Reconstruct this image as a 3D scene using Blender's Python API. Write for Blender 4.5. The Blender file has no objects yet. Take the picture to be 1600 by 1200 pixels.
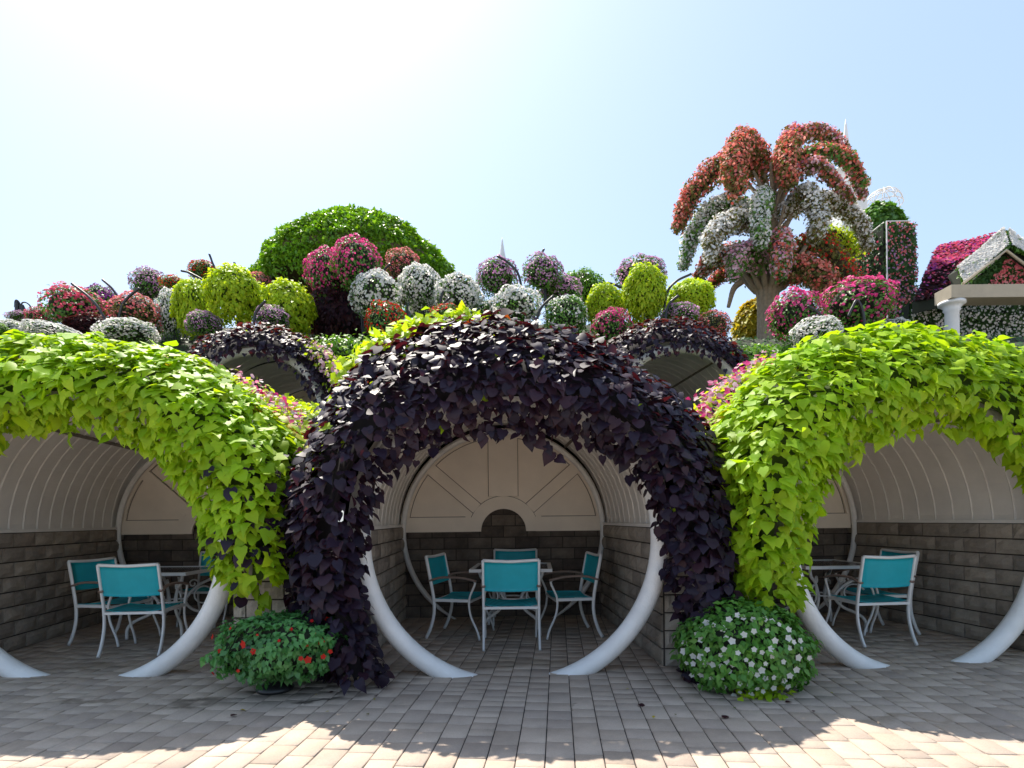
import bpy, math, random
import numpy as np
from mathutils import Matrix, Vector, noise as mnoise
random.seed(7); RNG = np.random.default_rng(11)
S = bpy.context.scene
R = math.radians

# ---------------------------------------------------------------- camera, sky, sun, exposure
FPX, EYE, ROLL = 865.0, 1.29, R(0.58)
cam_d = bpy.data.cameras.new('camera'); cam = bpy.data.objects.new('camera', cam_d)
S.collection.objects.link(cam)
cam_d.sensor_width = 36; cam_d.lens = FPX / 1600 * 36; cam_d.shift_y = 211 / 1600
cam_d.clip_start = 0.05; cam_d.clip_end = 2000
cam.matrix_world = Matrix.Translation((0, 0, EYE)) @ Matrix.Rotation(R(90), 4, 'X') @ Matrix.Rotation(-ROLL, 4, 'Z')
S.camera = cam
SUN_EL, SUN_AZ = 62.0, -31.0        # azimuth from +Y towards +X
w = bpy.data.worlds.new('World'); S.world = w; w.use_nodes = True
nt = w.node_tree; nt.nodes.clear()
sky = nt.nodes.new('ShaderNodeTexSky'); sky.sky_type = 'NISHITA'; sky.sun_disc = False
sky.sun_elevation = R(SUN_EL); sky.sun_rotation = R(SUN_AZ)
sky.air_density = 1.0; sky.dust_density = 1.7; sky.ozone_density = 1.2; sky.altitude = 0
bg = nt.nodes.new('ShaderNodeBackground'); bg.inputs[1].default_value = 0.15
wo = nt.nodes.new('ShaderNodeOutputWorld')
hz = nt.nodes.new('ShaderNodeMix'); hz.data_type = 'RGBA'; hz.inputs['Factor'].default_value = .70   # even pale haze all over the sky
hz.inputs[7].default_value = (.92, 1.20, 1.58, 1)
nt.links.new(sky.outputs[0], hz.inputs[6]); nt.links.new(hz.outputs[2], bg.inputs[0]); nt.links.new(bg.outputs[0], wo.inputs[0])
sl = bpy.data.lights.new('sun', 'SUN'); sl.energy = 3.0; sl.angle = R(0.5); sl.color = (1, .93, .82)
sun = bpy.data.objects.new('sun', sl); S.collection.objects.link(sun)
sd = Vector((math.sin(R(SUN_AZ)) * math.cos(R(SUN_EL)), math.cos(R(SUN_AZ)) * math.cos(R(SUN_EL)), math.sin(R(SUN_EL))))
sun.rotation_euler = sd.to_track_quat('Z', 'Y').to_euler(); sun.location = (0, 0, 30)
vs = S.view_settings; vs.view_transform = 'Standard'; vs.look = 'None'; vs.gamma = 1; vs.use_curve_mapping = False
vs.exposure = 1.66

# ---------------------------------------------------------------- helpers
def P(px, py, Y):
    "point of the place at depth Y that the photograph shows at px, py"
    dx, dy = px - 800, 811 - py
    u = dx * math.cos(ROLL) + dy * math.sin(ROLL); v = -dx * math.sin(ROLL) + dy * math.cos(ROLL)
    return np.array((u / FPX * Y, Y, EYE + v / FPX * Y))
def tag(o, label=None, cat=None, group=None, kind=None):
    if label: o['label'] = label
    if cat: o['category'] = cat
    if group: o['group'] = group
    if kind: o['kind'] = kind
    return o
def W(o):
    m = o.matrix_basis.copy()
    return W(o.parent) @ o.matrix_parent_inverse @ m if o.parent else m
def put(o, parent=None, local=False):
    S.collection.objects.link(o)
    if parent:
        o.parent = parent
        if not local: o.matrix_parent_inverse = W(parent).inverted()
    return o
def empty(name, loc=(0, 0, 0), rz=0, label=None, cat=None, group=None):
    o = bpy.data.objects.new(name, None); o.location = loc; o.rotation_euler = (0, 0, rz)
    o.empty_display_size = .1
    S.collection.objects.link(o); return tag(o, label, cat, group)
def mesh(name, V, F, mat=None, smooth=False):
    V = np.asarray(V, dtype=np.float32); me = bpy.data.meshes.new(name)
    if isinstance(F, np.ndarray):
        n, k = F.shape
        me.vertices.add(len(V)); me.vertices.foreach_set('co', V.ravel())
        me.loops.add(n * k); me.loops.foreach_set('vertex_index', F.ravel().astype(np.int32))
        me.polygons.add(n); me.polygons.foreach_set('loop_start', np.arange(0, n * k, k, dtype=np.int32))
        me.update(calc_edges=True)
    else:
        me.from_pydata(V.tolist(), [], [list(map(int, f)) for f in F])
    if smooth: me.polygons.foreach_set('use_smooth', np.ones(len(me.polygons), dtype=bool))
    if mat: me.materials.append(mat)
    me.validate(); me.update()
    return me
def obj(name, V, F, mat=None, parent=None, smooth=False, local=False, kind=None):
    o = bpy.data.objects.new(name, mesh(name, V, F, mat, smooth))
    if kind: o['kind'] = kind
    return put(o, parent, local)
def use(name, me, parent=None, M=None, local=False):
    o = bpy.data.objects.new(name, me)
    if M is not None: o.matrix_basis = M
    return put(o, parent, local)
class MB:
    def __init__(s): s.V = []; s.F = []
    def add(s, V, F):
        n = len(s.V); s.V += [tuple(map(float, v)) for v in V]; s.F += [tuple(int(i) + n for i in f) for f in F]; return s
    def box(s, x0, x1, y0, y1, z0, z1, M=None):
        V = np.array([(x, y, z) for x in (x0, x1) for y in (y0, y1) for z in (z0, z1)], float)
        if M is not None: V = np.array([M @ Vector(v) for v in V])
        return s.add(V, [(0, 1, 3, 2), (4, 6, 7, 5), (0, 4, 5, 1), (2, 3, 7, 6), (0, 2, 6, 4), (1, 5, 7, 3)])
    def tube(s, pts, r, n=8, closed=False, flat=1.0):
        return s.add(*tube(pts, r, n, closed, flat))
    def obj(s, name, mat, parent=None, smooth=False, local=False, kind=None):
        return obj(name, s.V, s.F, mat, parent, smooth, local, kind)
def spline(pts, n=24):
    p = np.array(pts, float); p = np.vstack([2 * p[0] - p[1], p, 2 * p[-1] - p[-2]])
    m = len(p) - 3; out = []
    for t in np.linspace(0, m - 1e-6, n):
        i = int(t); f = t - i; a, b, c, d = p[i:i + 4]
        out.append(.5 * ((2 * b) + (c - a) * f + (2 * a - 5 * b + 4 * c - d) * f * f + (3 * b - a - 3 * c + d) * f ** 3))
    return np.array(out)
def tube(pts, r, n=8, closed=False, flat=1.0):
    p = np.array(pts, float); m = len(p)
    r = np.full(m, r, float) if np.isscalar(r) else np.interp(np.linspace(0, 1, m), np.linspace(0, 1, len(r)), r)
    t = (np.roll(p, -1, 0) - np.roll(p, 1, 0)) if closed else np.gradient(p, axis=0)
    t /= np.linalg.norm(t, axis=1)[:, None] + 1e-9
    up = np.array((0, 0, 1.)) if abs(t[0][2]) < .9 else np.array((1., 0, 0))
    a = np.cross(t[0], up); a /= np.linalg.norm(a); V = []
    for i in range(m):
        a = a - t[i] * (a @ t[i]); a /= np.linalg.norm(a); b = np.cross(t[i], a)
        for k in range(n):
            q = 2 * math.pi * k / n
            V.append(p[i] + r[i] * (math.cos(q) * a * flat + math.sin(q) * b))
    F = []
    for i in range(m if closed else m - 1):
        j = (i + 1) % m
        for k in range(n):
            l = (k + 1) % n; F.append((i * n + k, i * n + l, j * n + l, j * n + k))
    if not closed: F += [tuple(range(n))[::-1], tuple((m - 1) * n + k for k in range(n))]
    return V, F

# ---------------------------------------------------------------- materials
def base_mat(name):
    m = bpy.data.materials.new(name); m.use_nodes = True
    return m, m.node_tree, m.node_tree.nodes['Principled BSDF']
def rnd(nt):
    "a number that differs from piece to piece, whether pieces are objects or islands of one mesh"
    oi = nt.nodes.new('ShaderNodeObjectInfo'); ge = nt.nodes.new('ShaderNodeNewGeometry')
    a = nt.nodes.new('ShaderNodeMath'); a.operation = 'ADD'; f = nt.nodes.new('ShaderNodeMath'); f.operation = 'FRACT'
    nt.links.new(oi.outputs['Random'], a.inputs[0]); nt.links.new(ge.outputs['Random Per Island'], a.inputs[1])
    nt.links.new(a.outputs[0], f.inputs[0]); return f.outputs[0]
def ramp(nt, fac, cols, mode='LINEAR'):
    r = nt.nodes.new('ShaderNodeValToRGB'); r.color_ramp.interpolation = mode; e = r.color_ramp.elements
    ps = np.linspace(0, 1, len(cols)) if mode == 'LINEAR' else np.arange(len(cols)) / len(cols)
    for i, (p_, c) in enumerate(zip(ps, cols)):
        if len(c) == 4: p_, c = c[0], c[1:]
        el = e[i] if i < 2 else e.new(p_)
        el.position = p_; el.color = (*c, 1)
    nt.links.new(fac, r.inputs[0]); return r.outputs[0]
def mul(nt, a, b, fac=1.0, t='MULTIPLY'):
    m = nt.nodes.new('ShaderNodeMix'); m.data_type = 'RGBA'; m.blend_type = t
    m.inputs['Factor'].default_value = fac if not hasattr(fac, 'links') else 1
    for s, v in ((6, a), (7, b)):
        if hasattr(v, 'links'): nt.links.new(v, m.inputs[s])
        else: m.inputs[s].default_value = (*v, 1)
    if hasattr(fac, 'links'): nt.links.new(fac, m.inputs['Factor'])
    return m.outputs[2]
def tex(nt, scale, detail=4, rough=.6, kind='Object', dist=0):
    tc = nt.nodes.new('ShaderNodeTexCoord'); n = nt.nodes.new('ShaderNodeTexNoise')
    n.inputs['Scale'].default_value = scale; n.inputs['Detail'].default_value = detail; n.inputs['Roughness'].default_value = rough
    n.inputs['Distortion'].default_value = dist
    if kind == 'Pos':
        g = nt.nodes.new('ShaderNodeNewGeometry'); nt.links.new(g.outputs['Position'], n.inputs['Vector'])
    else: nt.links.new(tc.outputs[kind], n.inputs['Vector'])
    return n.outputs[0]
def bump(nt, b, h, strength=.3, dist=.01):
    n = nt.nodes.new('ShaderNodeBump'); n.inputs['Strength'].default_value = strength; n.inputs['Distance'].default_value = dist
    nt.links.new(h, n.inputs['Height']); nt.links.new(n.outputs[0], b.inputs['Normal'])
def leaf_mat(name, cols, trans, tf=.35, rough=.45, spec=.4, mode='LINEAR', var=.45, vs=2.5):
    m, nt, b = base_mat(name)
    c = ramp(nt, rnd(nt), cols, mode)
    n = tex(nt, vs, 3, .6, 'Pos'); v = ramp(nt, n, [(.3, 1 - var, 1 - var, 1 - var), (.7, 1 + .0, 1, 1)])
    c = mul(nt, c, v)
    nt.links.new(c, b.inputs['Base Color']); b.inputs['Roughness'].default_value = rough
    b.inputs['Specular IOR Level'].default_value = spec
    if tf:
        t = nt.nodes.new('ShaderNodeBsdfTranslucent'); tc = mul(nt, c, trans, 1.0, 'MULTIPLY') if trans[0] != 'abs' else None
        if tc is None:
            t.inputs[0].default_value = (*trans[1:], 1)
        else: nt.links.new(tc, t.inputs[0])
        mx = nt.nodes.new('ShaderNodeMixShader'); mx.inputs[0].default_value = tf
        out = nt.nodes['Material Output']
        nt.links.new(b.outputs[0], mx.inputs[1]); nt.links.new(t.outputs[0], mx.inputs[2]); nt.links.new(mx.outputs[0], out.inputs[0])
    return m
def plain(name, col, rough=.5, metal=0, var=.15, scale=6, bmp=0, bs=40, spec=.5):
    m, nt, b = base_mat(name)
    n = tex(nt, scale, 5, .6, 'Pos'); v = ramp(nt, n, [(.25, 1 - var, 1 - var, 1 - var), (.75, 1, 1, 1)])
    nt.links.new(mul(nt, col, v), b.inputs['Base Color'])
    b.inputs['Roughness'].default_value = rough; b.inputs['Metallic'].default_value = metal
    b.inputs['Specular IOR Level'].default_value = spec
    if bmp: bump(nt, b, tex(nt, bs, 4, .7, 'Pos'), bmp, .01)
    return m
def piece_mat(name, cols, rough=.85, bmp=.5, bs=60, stain=None, var=.3, mottle=5):
    m, nt, b = base_mat(name)
    c = ramp(nt, rnd(nt), cols)
    n = tex(nt, mottle, 6, .7, 'Pos'); c = mul(nt, c, ramp(nt, n, [(.3, 1 - var, 1 - var, 1 - var), (.7, 1.0, 1, 1)]))
    n2 = tex(nt, 120, 3, .8, 'Pos'); c = mul(nt, c, ramp(nt, n2, [(.3, .8, .8, .8), (.7, 1, 1, 1)]))
    if stain:
        g = nt.nodes.new('ShaderNodeNewGeometry'); wn = nt.nodes.new('ShaderNodeTexNoise'); wn.inputs['Scale'].default_value = 3.5; wn.inputs['Detail'].default_value = 5
        nt.links.new(g.outputs['Position'], wn.inputs['Vector'])
        vm = nt.nodes.new('ShaderNodeVectorMath'); vm.operation = 'SCALE'; vm.inputs['Scale'].default_value = .55
        nt.links.new(wn.outputs['Color'], vm.inputs[0])
        ad = nt.nodes.new('ShaderNodeVectorMath'); ad.operation = 'ADD'; nt.links.new(g.outputs['Position'], ad.inputs[0]); nt.links.new(vm.outputs[0], ad.inputs[1])
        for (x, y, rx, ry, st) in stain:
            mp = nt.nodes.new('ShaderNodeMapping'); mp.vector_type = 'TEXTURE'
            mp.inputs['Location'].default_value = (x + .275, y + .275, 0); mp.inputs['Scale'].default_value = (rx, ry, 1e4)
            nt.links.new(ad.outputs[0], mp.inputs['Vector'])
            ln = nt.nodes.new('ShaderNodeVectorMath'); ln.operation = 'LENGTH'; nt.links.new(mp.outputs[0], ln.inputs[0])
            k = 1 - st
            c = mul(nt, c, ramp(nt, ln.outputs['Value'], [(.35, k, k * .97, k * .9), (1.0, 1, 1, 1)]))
    nt.links.new(c, b.inputs['Base Color']); b.inputs['Roughness'].default_value = rough
    bump(nt, b, tex(nt, bs, 5, .75, 'Pos'), bmp, .006)
    return m

LIME = leaf_mat('lime_leaf', [(.27, .48, .015), (.36, .57, .02), (.46, .64, .03), (.30, .52, .02)], (1.5, 1.4, .5), .45, .5, .25, var=.35)
LIME_SMALL = leaf_mat('lime_small_leaf', [(.30, .48, .02), (.46, .62, .03), (.56, .64, .04)], (1.5, 1.4, .5), .45, .5, .25, var=.2)
YELLOW = leaf_mat('yellow_leaf', [(.45, .47, .03), (.55, .42, .04), (.5, .5, .05)], (1.3, 1.1, .5), .4, .5, .3)
PURPLE = leaf_mat('purple_leaf', [(.012, .009, .022), (.018, .013, .030), (.026, .015, .030), (.036, .014, .024)], ('abs', .16, .015, .02), .16, .5, .26, var=.3)
MAROON = leaf_mat('maroon_leaf', [(.030, .011, .020), (.042, .013, .020), (.025, .010, .022), (.06, .020, .016)], ('abs', .24, .04, .03), .25, .55, .2)
ORANGE = leaf_mat('orange_leaf', [(.3, .07, .015), (.22, .04, .015), (.4, .15, .02)], (1.6, 1.2, .6), .4, .5, .3)
GREEN = leaf_mat('green_leaf', [(.08, .20, .03), (.11, .27, .04), (.15, .32, .05)], (1.5, 1.5, .5), .3, .45, .4)
BRIGHT = leaf_mat('bright_green_leaf', [(.10, .27, .015), (.16, .36, .02), (.23, .44, .03)], (1.6, 1.5, .5), .35, .45, .4)
IMPGREEN = leaf_mat('impatiens_leaf', [(.07, .25, .06), (.11, .33, .09), (.14, .38, .10)], (1.2, 1.4, .6), .3, .4, .5)
BROWNLEAF = leaf_mat('dry_leaf', [(.16, .17, .05), (.24, .20, .06), (.12, .20, .045), (.26, .15, .07)], (1.3, 1.1, .6), .3, .6, .2)
DARKGREEN = leaf_mat('dark_green_leaf', [(.035, .10, .025), (.055, .14, .035), (.08, .18, .045)], (1.2, 1.4, .5), .2, .5, .3)
def flower(name, cols): return leaf_mat(name, cols, (1.1, 1.05, 1.05), .45, .6, .2, 'LINEAR', .15, 8)
F_WHITE = flower('white_petal', [(.82, .82, .78), (.85, .85, .84), (.76, .79, .76)])
F_PINKRED = flower('pink_red_petal', [(.75, .08, .18), (.8, .15, .26), (.65, .04, .10), (.85, .32, .4)])
F_MAGENTA = flower('magenta_petal', [(.72, .04, .26), (.8, .10, .35), (.6, .03, .18), (.85, .3, .5)])
F_SALMON = flower('salmon_petal', [(.82, .25, .24), (.78, .14, .2), (.85, .45, .42)])
F_MAUVE = flower('mauve_petal', [(.58, .32, .56), (.48, .2, .46), (.7, .5, .68), (.6, .28, .5)])
F_VIOLET = flower('violet_petal', [(.35, .06, .38), (.45, .1, .45), (.28, .04, .3)])
F_RED = flower('red_petal', [(.72, .02, .02), (.78, .05, .03), (.6, .01, .015)])
F_CORAL = flower('coral_petal', [(.8, .22, .14), (.78, .14, .12), (.85, .42, .32), (.75, .2, .2)])
F_PALE = flower('pale_pink_petal', [(.75, .45, .55), (.8, .6, .66), (.8, .3, .5), (.78, .75, .75)])
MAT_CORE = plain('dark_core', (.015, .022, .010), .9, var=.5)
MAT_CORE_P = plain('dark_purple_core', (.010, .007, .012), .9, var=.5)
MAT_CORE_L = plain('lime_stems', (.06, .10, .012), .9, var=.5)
WHITE = plain('white_paint', (.86, .85, .83), .5, var=.2, scale=4, bmp=.5, bs=22)
CHAIRW = plain('white_powder_coat', (.74, .74, .73), .38, var=.06)
CREAM = plain('cream_board', (.86, .77, .66), .55, var=.16, scale=2.2, bmp=.05)
GREYV = plain('vault_board', (.84, .81, .77), .5, var=.2, scale=2.5, bmp=.06)
SEAM_SHADE = plain('seam_strip', (.20, .17, .14), .6)  # vault seams, and the shade lines painted around the back board frame
BRONZE = plain('bronze_arm', (.24, .17, .14), .4)
DARKMETAL = plain('black_metal', (.018, .018, .02), .4)
COLW = plain('white_column', (.72, .72, .72), .6)
BEIGE = plain('beige_stucco', (.42, .36, .27), .8, bmp=.3)
TRUNK = plain('grey_brown_bark', (.30, .24, .17), .85, var=.45, scale=12, bmp=.8, bs=18)
MORTAR = plain('mortar', (.07, .058, .048), .95, var=.4)
JOINT = plain('joint_sand', (.035, .032, .03), .95, var=.4)
SOIL = plain('hill_soil', (.035, .045, .02), .95, var=.6)
def fabric():
    m, nt, b = base_mat('teal_mesh_fabric')
    tc = nt.nodes.new('ShaderNodeTexCoord')
    w1 = nt.nodes.new('ShaderNodeTexWave'); w1.bands_direction = 'Z'; w1.inputs['Scale'].default_value = 60
    w2 = nt.nodes.new('ShaderNodeTexWave'); w2.bands_direction = 'X'; w2.inputs['Scale'].default_value = 60
    for q in (w1, w2): nt.links.new(tc.outputs['Object'], q.inputs['Vector'])
    c = mul(nt, ramp(nt, w1.outputs[0], [(0., .015, .50, .60), (1., .03, .64, .74)]), ramp(nt, tex(nt, 5, 3), [(.3, .85, .85, .85), (.7, 1, 1, 1)]))
    nt.links.new(c, b.inputs['Base Color']); b.inputs['Roughness'].default_value = .5
    bump(nt, b, w2.outputs[0], .15, .003)
    t = nt.nodes.new('ShaderNodeBsdfTranslucent'); nt.links.new(c, t.inputs[0])
    mx = nt.nodes.new('ShaderNodeMixShader'); mx.inputs[0].default_value = .3
    nt.links.new(b.outputs[0], mx.inputs[1]); nt.links.new(t.outputs[0], mx.inputs[2])
    nt.links.new(mx.outputs[0], nt.nodes['Material Output'].inputs[0]); return m
TEAL = fabric()
def glass():
    m, nt, b = base_mat('smoked_table_glass'); b.inputs['Base Color'].default_value = (.10, .08, .085, 1)
    b.inputs['Roughness'].default_value = .12; b.inputs['Alpha'].default_value = .75; return m
GLASS = glass()
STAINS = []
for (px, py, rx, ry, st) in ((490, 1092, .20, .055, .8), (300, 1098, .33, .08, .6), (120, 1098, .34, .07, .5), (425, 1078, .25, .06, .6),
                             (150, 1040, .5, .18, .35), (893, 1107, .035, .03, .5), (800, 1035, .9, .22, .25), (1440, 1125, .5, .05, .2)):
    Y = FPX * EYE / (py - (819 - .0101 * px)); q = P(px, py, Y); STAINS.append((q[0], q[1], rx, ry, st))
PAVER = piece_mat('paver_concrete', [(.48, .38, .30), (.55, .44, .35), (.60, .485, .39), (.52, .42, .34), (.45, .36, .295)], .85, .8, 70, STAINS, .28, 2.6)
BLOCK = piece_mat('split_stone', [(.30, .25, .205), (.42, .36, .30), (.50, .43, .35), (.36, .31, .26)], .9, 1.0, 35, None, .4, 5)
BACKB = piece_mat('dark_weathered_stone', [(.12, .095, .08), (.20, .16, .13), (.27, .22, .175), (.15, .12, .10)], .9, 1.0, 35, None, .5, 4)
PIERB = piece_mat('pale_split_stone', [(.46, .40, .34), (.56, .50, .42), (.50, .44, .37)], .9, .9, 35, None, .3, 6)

# ---------------------------------------------------------------- scatter
def heart():
    mid = [(0, 0, 0), (0, .35, .0), (0, .7, -.07), (0, 1.08, -.28)]
    rt = [(.26, -.13, -.02), (.50, .10, .07), (.44, .44, .05), (.20, .78, -.08)]
    V = mid + rt + [(-x, y, z) for x, y, z in rt]
    F = []
    for o, fl in ((4, 0), (8, 1)):
        for f in ((0, o, o + 1), (0, o + 1, 1), (1, o + 1, o + 2), (1, o + 2, 2), (2, o + 2, o + 3), (2, o + 3, 3)):
            F.append(f[::-1] if fl else f)
    return np.array(V, float), np.array(F)
def lobed():
    mid = [(0, 0, 0), (0, .35, .0), (0, .7, -.03), (0, 1.12, -.18)]
    rt = [(.34, -.18, .0), (.66, .22, -.05), (.36, .42, .06), (.22, .78, .0)]
    V = mid + rt + [(-x, y, z) for x, y, z in rt]; return np.array(V, float), heart()[1]
def round_leaf():
    mid = [(0, 0, 0), (0, .33, .02), (0, .62, .0), (0, .92, -.12)]
    rt = [(.30, -.12, .02), (.56, .14, .02), (.50, .50, .0), (.24, .80, -.06)]
    V = mid + rt + [(-x, y, z) for x, y, z in rt]; return np.array(V, float), heart()[1]
def oval(k=.32):
    V = [(0, 0, 0), (k, .4, .06), (0, .45, 0), (-k, .4, .06), (0, 1, -.1)]
    return np.array(V, float), np.array([(0, 1, 2), (0, 2, 3), (2, 1, 4), (3, 2, 4)])
def bloom(n=5):
    V = [(0, 0, -.15)]
    for i in range(2 * n):
        a = math.pi * i / n; r = 1 if i % 2 == 0 else .72
        V.append((r * math.cos(a), r * math.sin(a), .12 if i % 2 == 0 else .0))
    return np.array(V, float) * .5, np.array([(0, 1 + i, 1 + (i + 1) % (2 * n)) for i in range(2 * n)])
def bloom_small():
    V = [(0, 0, -.1)] + [(math.cos(a), math.sin(a), .1) for a in np.arange(5) * 2 * math.pi / 5]
    return np.array(V, float) * .5, np.array([(0, 1 + i, 1 + (i + 1) % 5) for i in range(5)])
ROUND = round_leaf()
HEART, LOBED, OVAL, BLOOM, BLOOMS = heart(), lobed(), oval(), bloom(), bloom_small()
def nrm(a): return a / (np.linalg.norm(a, axis=-1, keepdims=True) + 1e-9)
def frames(pos, n, tip, size):
    n = nrm(n); y = nrm(tip - n * (tip * n).sum(1, keepdims=True)); x = np.cross(y, n)
    M = np.stack([x, y, n], 2) * np.asarray(size)[:, None, None]
    return pos, M
def merged(tpl, pos, M):
    V, F = tpl; N = len(pos)
    W_ = np.einsum('nij,vj->nvi', M, V) + pos[:, None, :]
    FF = F[None] + (np.arange(N) * len(V))[:, None, None]
    return W_.reshape(-1, 3), FF.reshape(-1, F.shape[1])
def cat(parts):
    Vs, Fs, n = [], [], 0
    for V, F in parts: Vs.append(V); Fs.append(F + n); n += len(V)
    return np.concatenate(Vs), np.concatenate(Fs)
def grid_sample(G, n):
    a = G[1:, :-1] - G[:-1, :-1]; b = G[:-1, 1:] - G[:-1, :-1]
    ar = np.linalg.norm(np.cross(a, b), axis=2); p_ = (ar / ar.sum()).ravel()
    k = RNG.choice(len(p_), n, p=p_); i, j = np.divmod(k, ar.shape[1]); f = RNG.random((n, 2))
    f0, f1 = f[:, :1], f[:, 1:]
    pos = (G[i, j] * (1 - f0) + G[i + 1, j] * f0) * (1 - f1) + (G[i, j + 1] * (1 - f0) + G[i + 1, j + 1] * f0) * f1
    nn = nrm(np.cross(a[i, j], b[i, j])); return pos, nn, (i + f[:, 0]) / (G.shape[0] - 1), (j + f[:, 1]) / (G.shape[1] - 1)
def nz(p, s): return np.array([mnoise.noise(Vector(q) * s) for q in p])
def grid_mesh(G):
    a, b = G.shape[:2]; I = np.arange(a * b).reshape(a, b)
    F = np.stack([I[:-1, :-1], I[1:, :-1], I[1:, 1:], I[:-1, 1:]], -1).reshape(-1, 4)
    return G.reshape(-1, 3), F

# ---------------------------------------------------------------- ground and pavement
obj('ground', [(-600, -600, -.12), (600, -600, -.12), (600, 600, -.12), (-600, 600, -.12)], [(0, 1, 2, 3)], plain('sand_ground', (.55, .49, .41), .95, scale=.5, var=.3))['kind'] = 'structure'
pav = MB().box(-9, 9, -4, 8.6, -.10, -.008).obj('pavement', JOINT); pav['kind'] = 'structure'
PROT = R(-4.7); pd = np.array((-math.sin(PROT), math.cos(PROT))); pr = np.array((pd[1], -pd[0]))
def paver_mesh(wd, ln):
    a, b, h, e = wd / 2 - .003, ln / 2 - .0025, .0, .004
    V = [(sx * (a - t), sy * (b - t), z) for t, z in ((0, -.03), (0, -.004), (e, 0)) for sx, sy in ((-1, -1), (1, -1), (1, 1), (-1, 1))]
    F = [(8, 9, 10, 11)] + [(l * 4 + i, l * 4 + (i + 1) % 4, l * 4 + 4 + (i + 1) % 4, l * 4 + 4 + i) for l in (0, 1) for i in range(4)]
    return np.array(V, float), np.array(F)
PW = .158; LENS = (.105, .158, .158, .21, .235)
ptpl = {l: paver_mesh(PW, l) for l in set(LENS)}
pmesh = {l: mesh('paver', *ptpl[l], PAVER) for l in ptpl}
plist = []
for c in range(-62, 63):
    t = -4 + random.random() * .2; run = 0
    while t < 8.6:
        if run <= 0: cur = random.choice(LENS); run = random.choice((2, 3, 4, 6))
        l = cur if random.random() < .75 else random.choice(LENS); run -= 1
        q = pr * c * PW + pd * (t + l / 2)
        if -8.8 < q[0] < 8.8 and -3.8 < q[1] < 8.45: plist.append((q[0], q[1], l))
        t += l
def seen(x, y): return y > 2.8 and abs(x / y * FPX) < 812
vis = sorted([p_ for p_ in plist if seen(p_[0], p_[1])], key=lambda p_: p_[1])
first = set(vis[:300]); parts = []
for x, y, l in plist:
    dz = random.gauss(0, .0012); rx, ry = random.gauss(0, .006), random.gauss(0, .006)
    M = Matrix.Translation((x, y, dz)) @ Matrix.Rotation(PROT + random.gauss(0, .006), 4, 'Z') @ Matrix.Rotation(rx, 4, 'X') @ Matrix.Rotation(ry, 4, 'Y')
    if (x, y, l) in first: use('paver', pmesh[l], pav, M)
    else:
        m3 = np.array(M.to_3x3()); V = ptpl[l][0] @ m3.T + np.array((x, y, dz)); parts.append((V, ptpl[l][1]))
obj('paver_field', *cat(parts), PAVER, pav, kind='stuff')

# ---------------------------------------------------------------- alcoves
def brick_templates(L, H, D=.05, n=4):
    out = []
    for k in range(n):
        V, F = [], []; nx, nz_ = 4, 3
        for i in range(nx + 1):
            for j in range(nz_ + 1):
                x = (i / nx - .5) * L; z = (j / nz_ - .5) * H; ed = i in (0, nx) or j in (0, nz_)
                V.append((x * (1 - .012 * ed), -D * .3 - (0 if ed else D * .35 + random.uniform(-.007, .008)), z * (1 - .03 * ed)))
        for i in range(nx):
            for j in range(nz_):
                a = i * (nz_ + 1) + j; F.append((a, a + nz_ + 1, a + nz_ + 2, a + 1))
        o = len(V); V += [(sx * L / 2, D * .4, sz * H / 2) for sx, sz in ((-1, -1), (1, -1), (1, 1), (-1, 1))]
        c = [0, nx * (nz_ + 1), nx * (nz_ + 1) + nz_, nz_]
        for i in range(4): F.append((c[i], o + i, o + (i + 1) % 4, c[(i + 1) % 4]))
        out.append((V, F))
    return out
_bc = {}
def brick_mesh(L, H, mat):
    k = (round(L, 3), round(H, 3), mat.name)
    if k not in _bc: _bc[k] = [mesh('brick', V, F, mat) for V, F in brick_templates(L - .010, H - .010)]
    return random.choice(_bc[k])
def brick_wall(name, a, b, ztop, parent, mat, bl=.33, courses=8, z0=0, face=1, thick=.16):
    "wall from a to b; bricks show on the side to the right of a>b"
    a, b = np.array(a, float), np.array(b, float); d = b - a; L = np.linalg.norm(d); d /= L; n = np.array((d[1], -d[0]))
    q = [a, b, b - n * thick, a - n * thick]
    V = [(p_[0], p_[1], z) for z in (z0, ztop) for p_ in q]
    F = [(0, 1, 5, 4), (1, 2, 6, 5), (2, 3, 7, 6), (3, 0, 4, 7), (4, 5, 6, 7)]
    wl = obj(name, V, F, MORTAR, parent); h = (ztop - z0) / courses; ang = math.atan2(d[1], d[0])
    nb = max(1, round(L / bl)); bw = L / nb
    for c in range(courses):
        if c % 2 == 0: cells = [(i * bw, bw) for i in range(nb)]
        else: cells = [(0, bw / 2)] + [(bw / 2 + i * bw, bw) for i in range(nb - 1)] + [(L - bw / 2, bw / 2)]
        for s, l in cells:
            p_ = a + d * (s + l / 2)
            M = Matrix.Translation((p_[0], p_[1], z0 + (c + .5) * h)) @ Matrix.Rotation(ang + random.gauss(0, .006), 4, 'Z')
            use('brick', brick_mesh(l, h, mat), wl, M)
    return wl
ZC, RI, RT = 1.13, 1.17, .080
def ring_plane_Y(px, cx, cy, phi):
    k = (px - 800) / FPX; return (cy * math.cos(phi) - cx * math.sin(phi)) / (math.cos(phi) - k * math.sin(phi))
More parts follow.
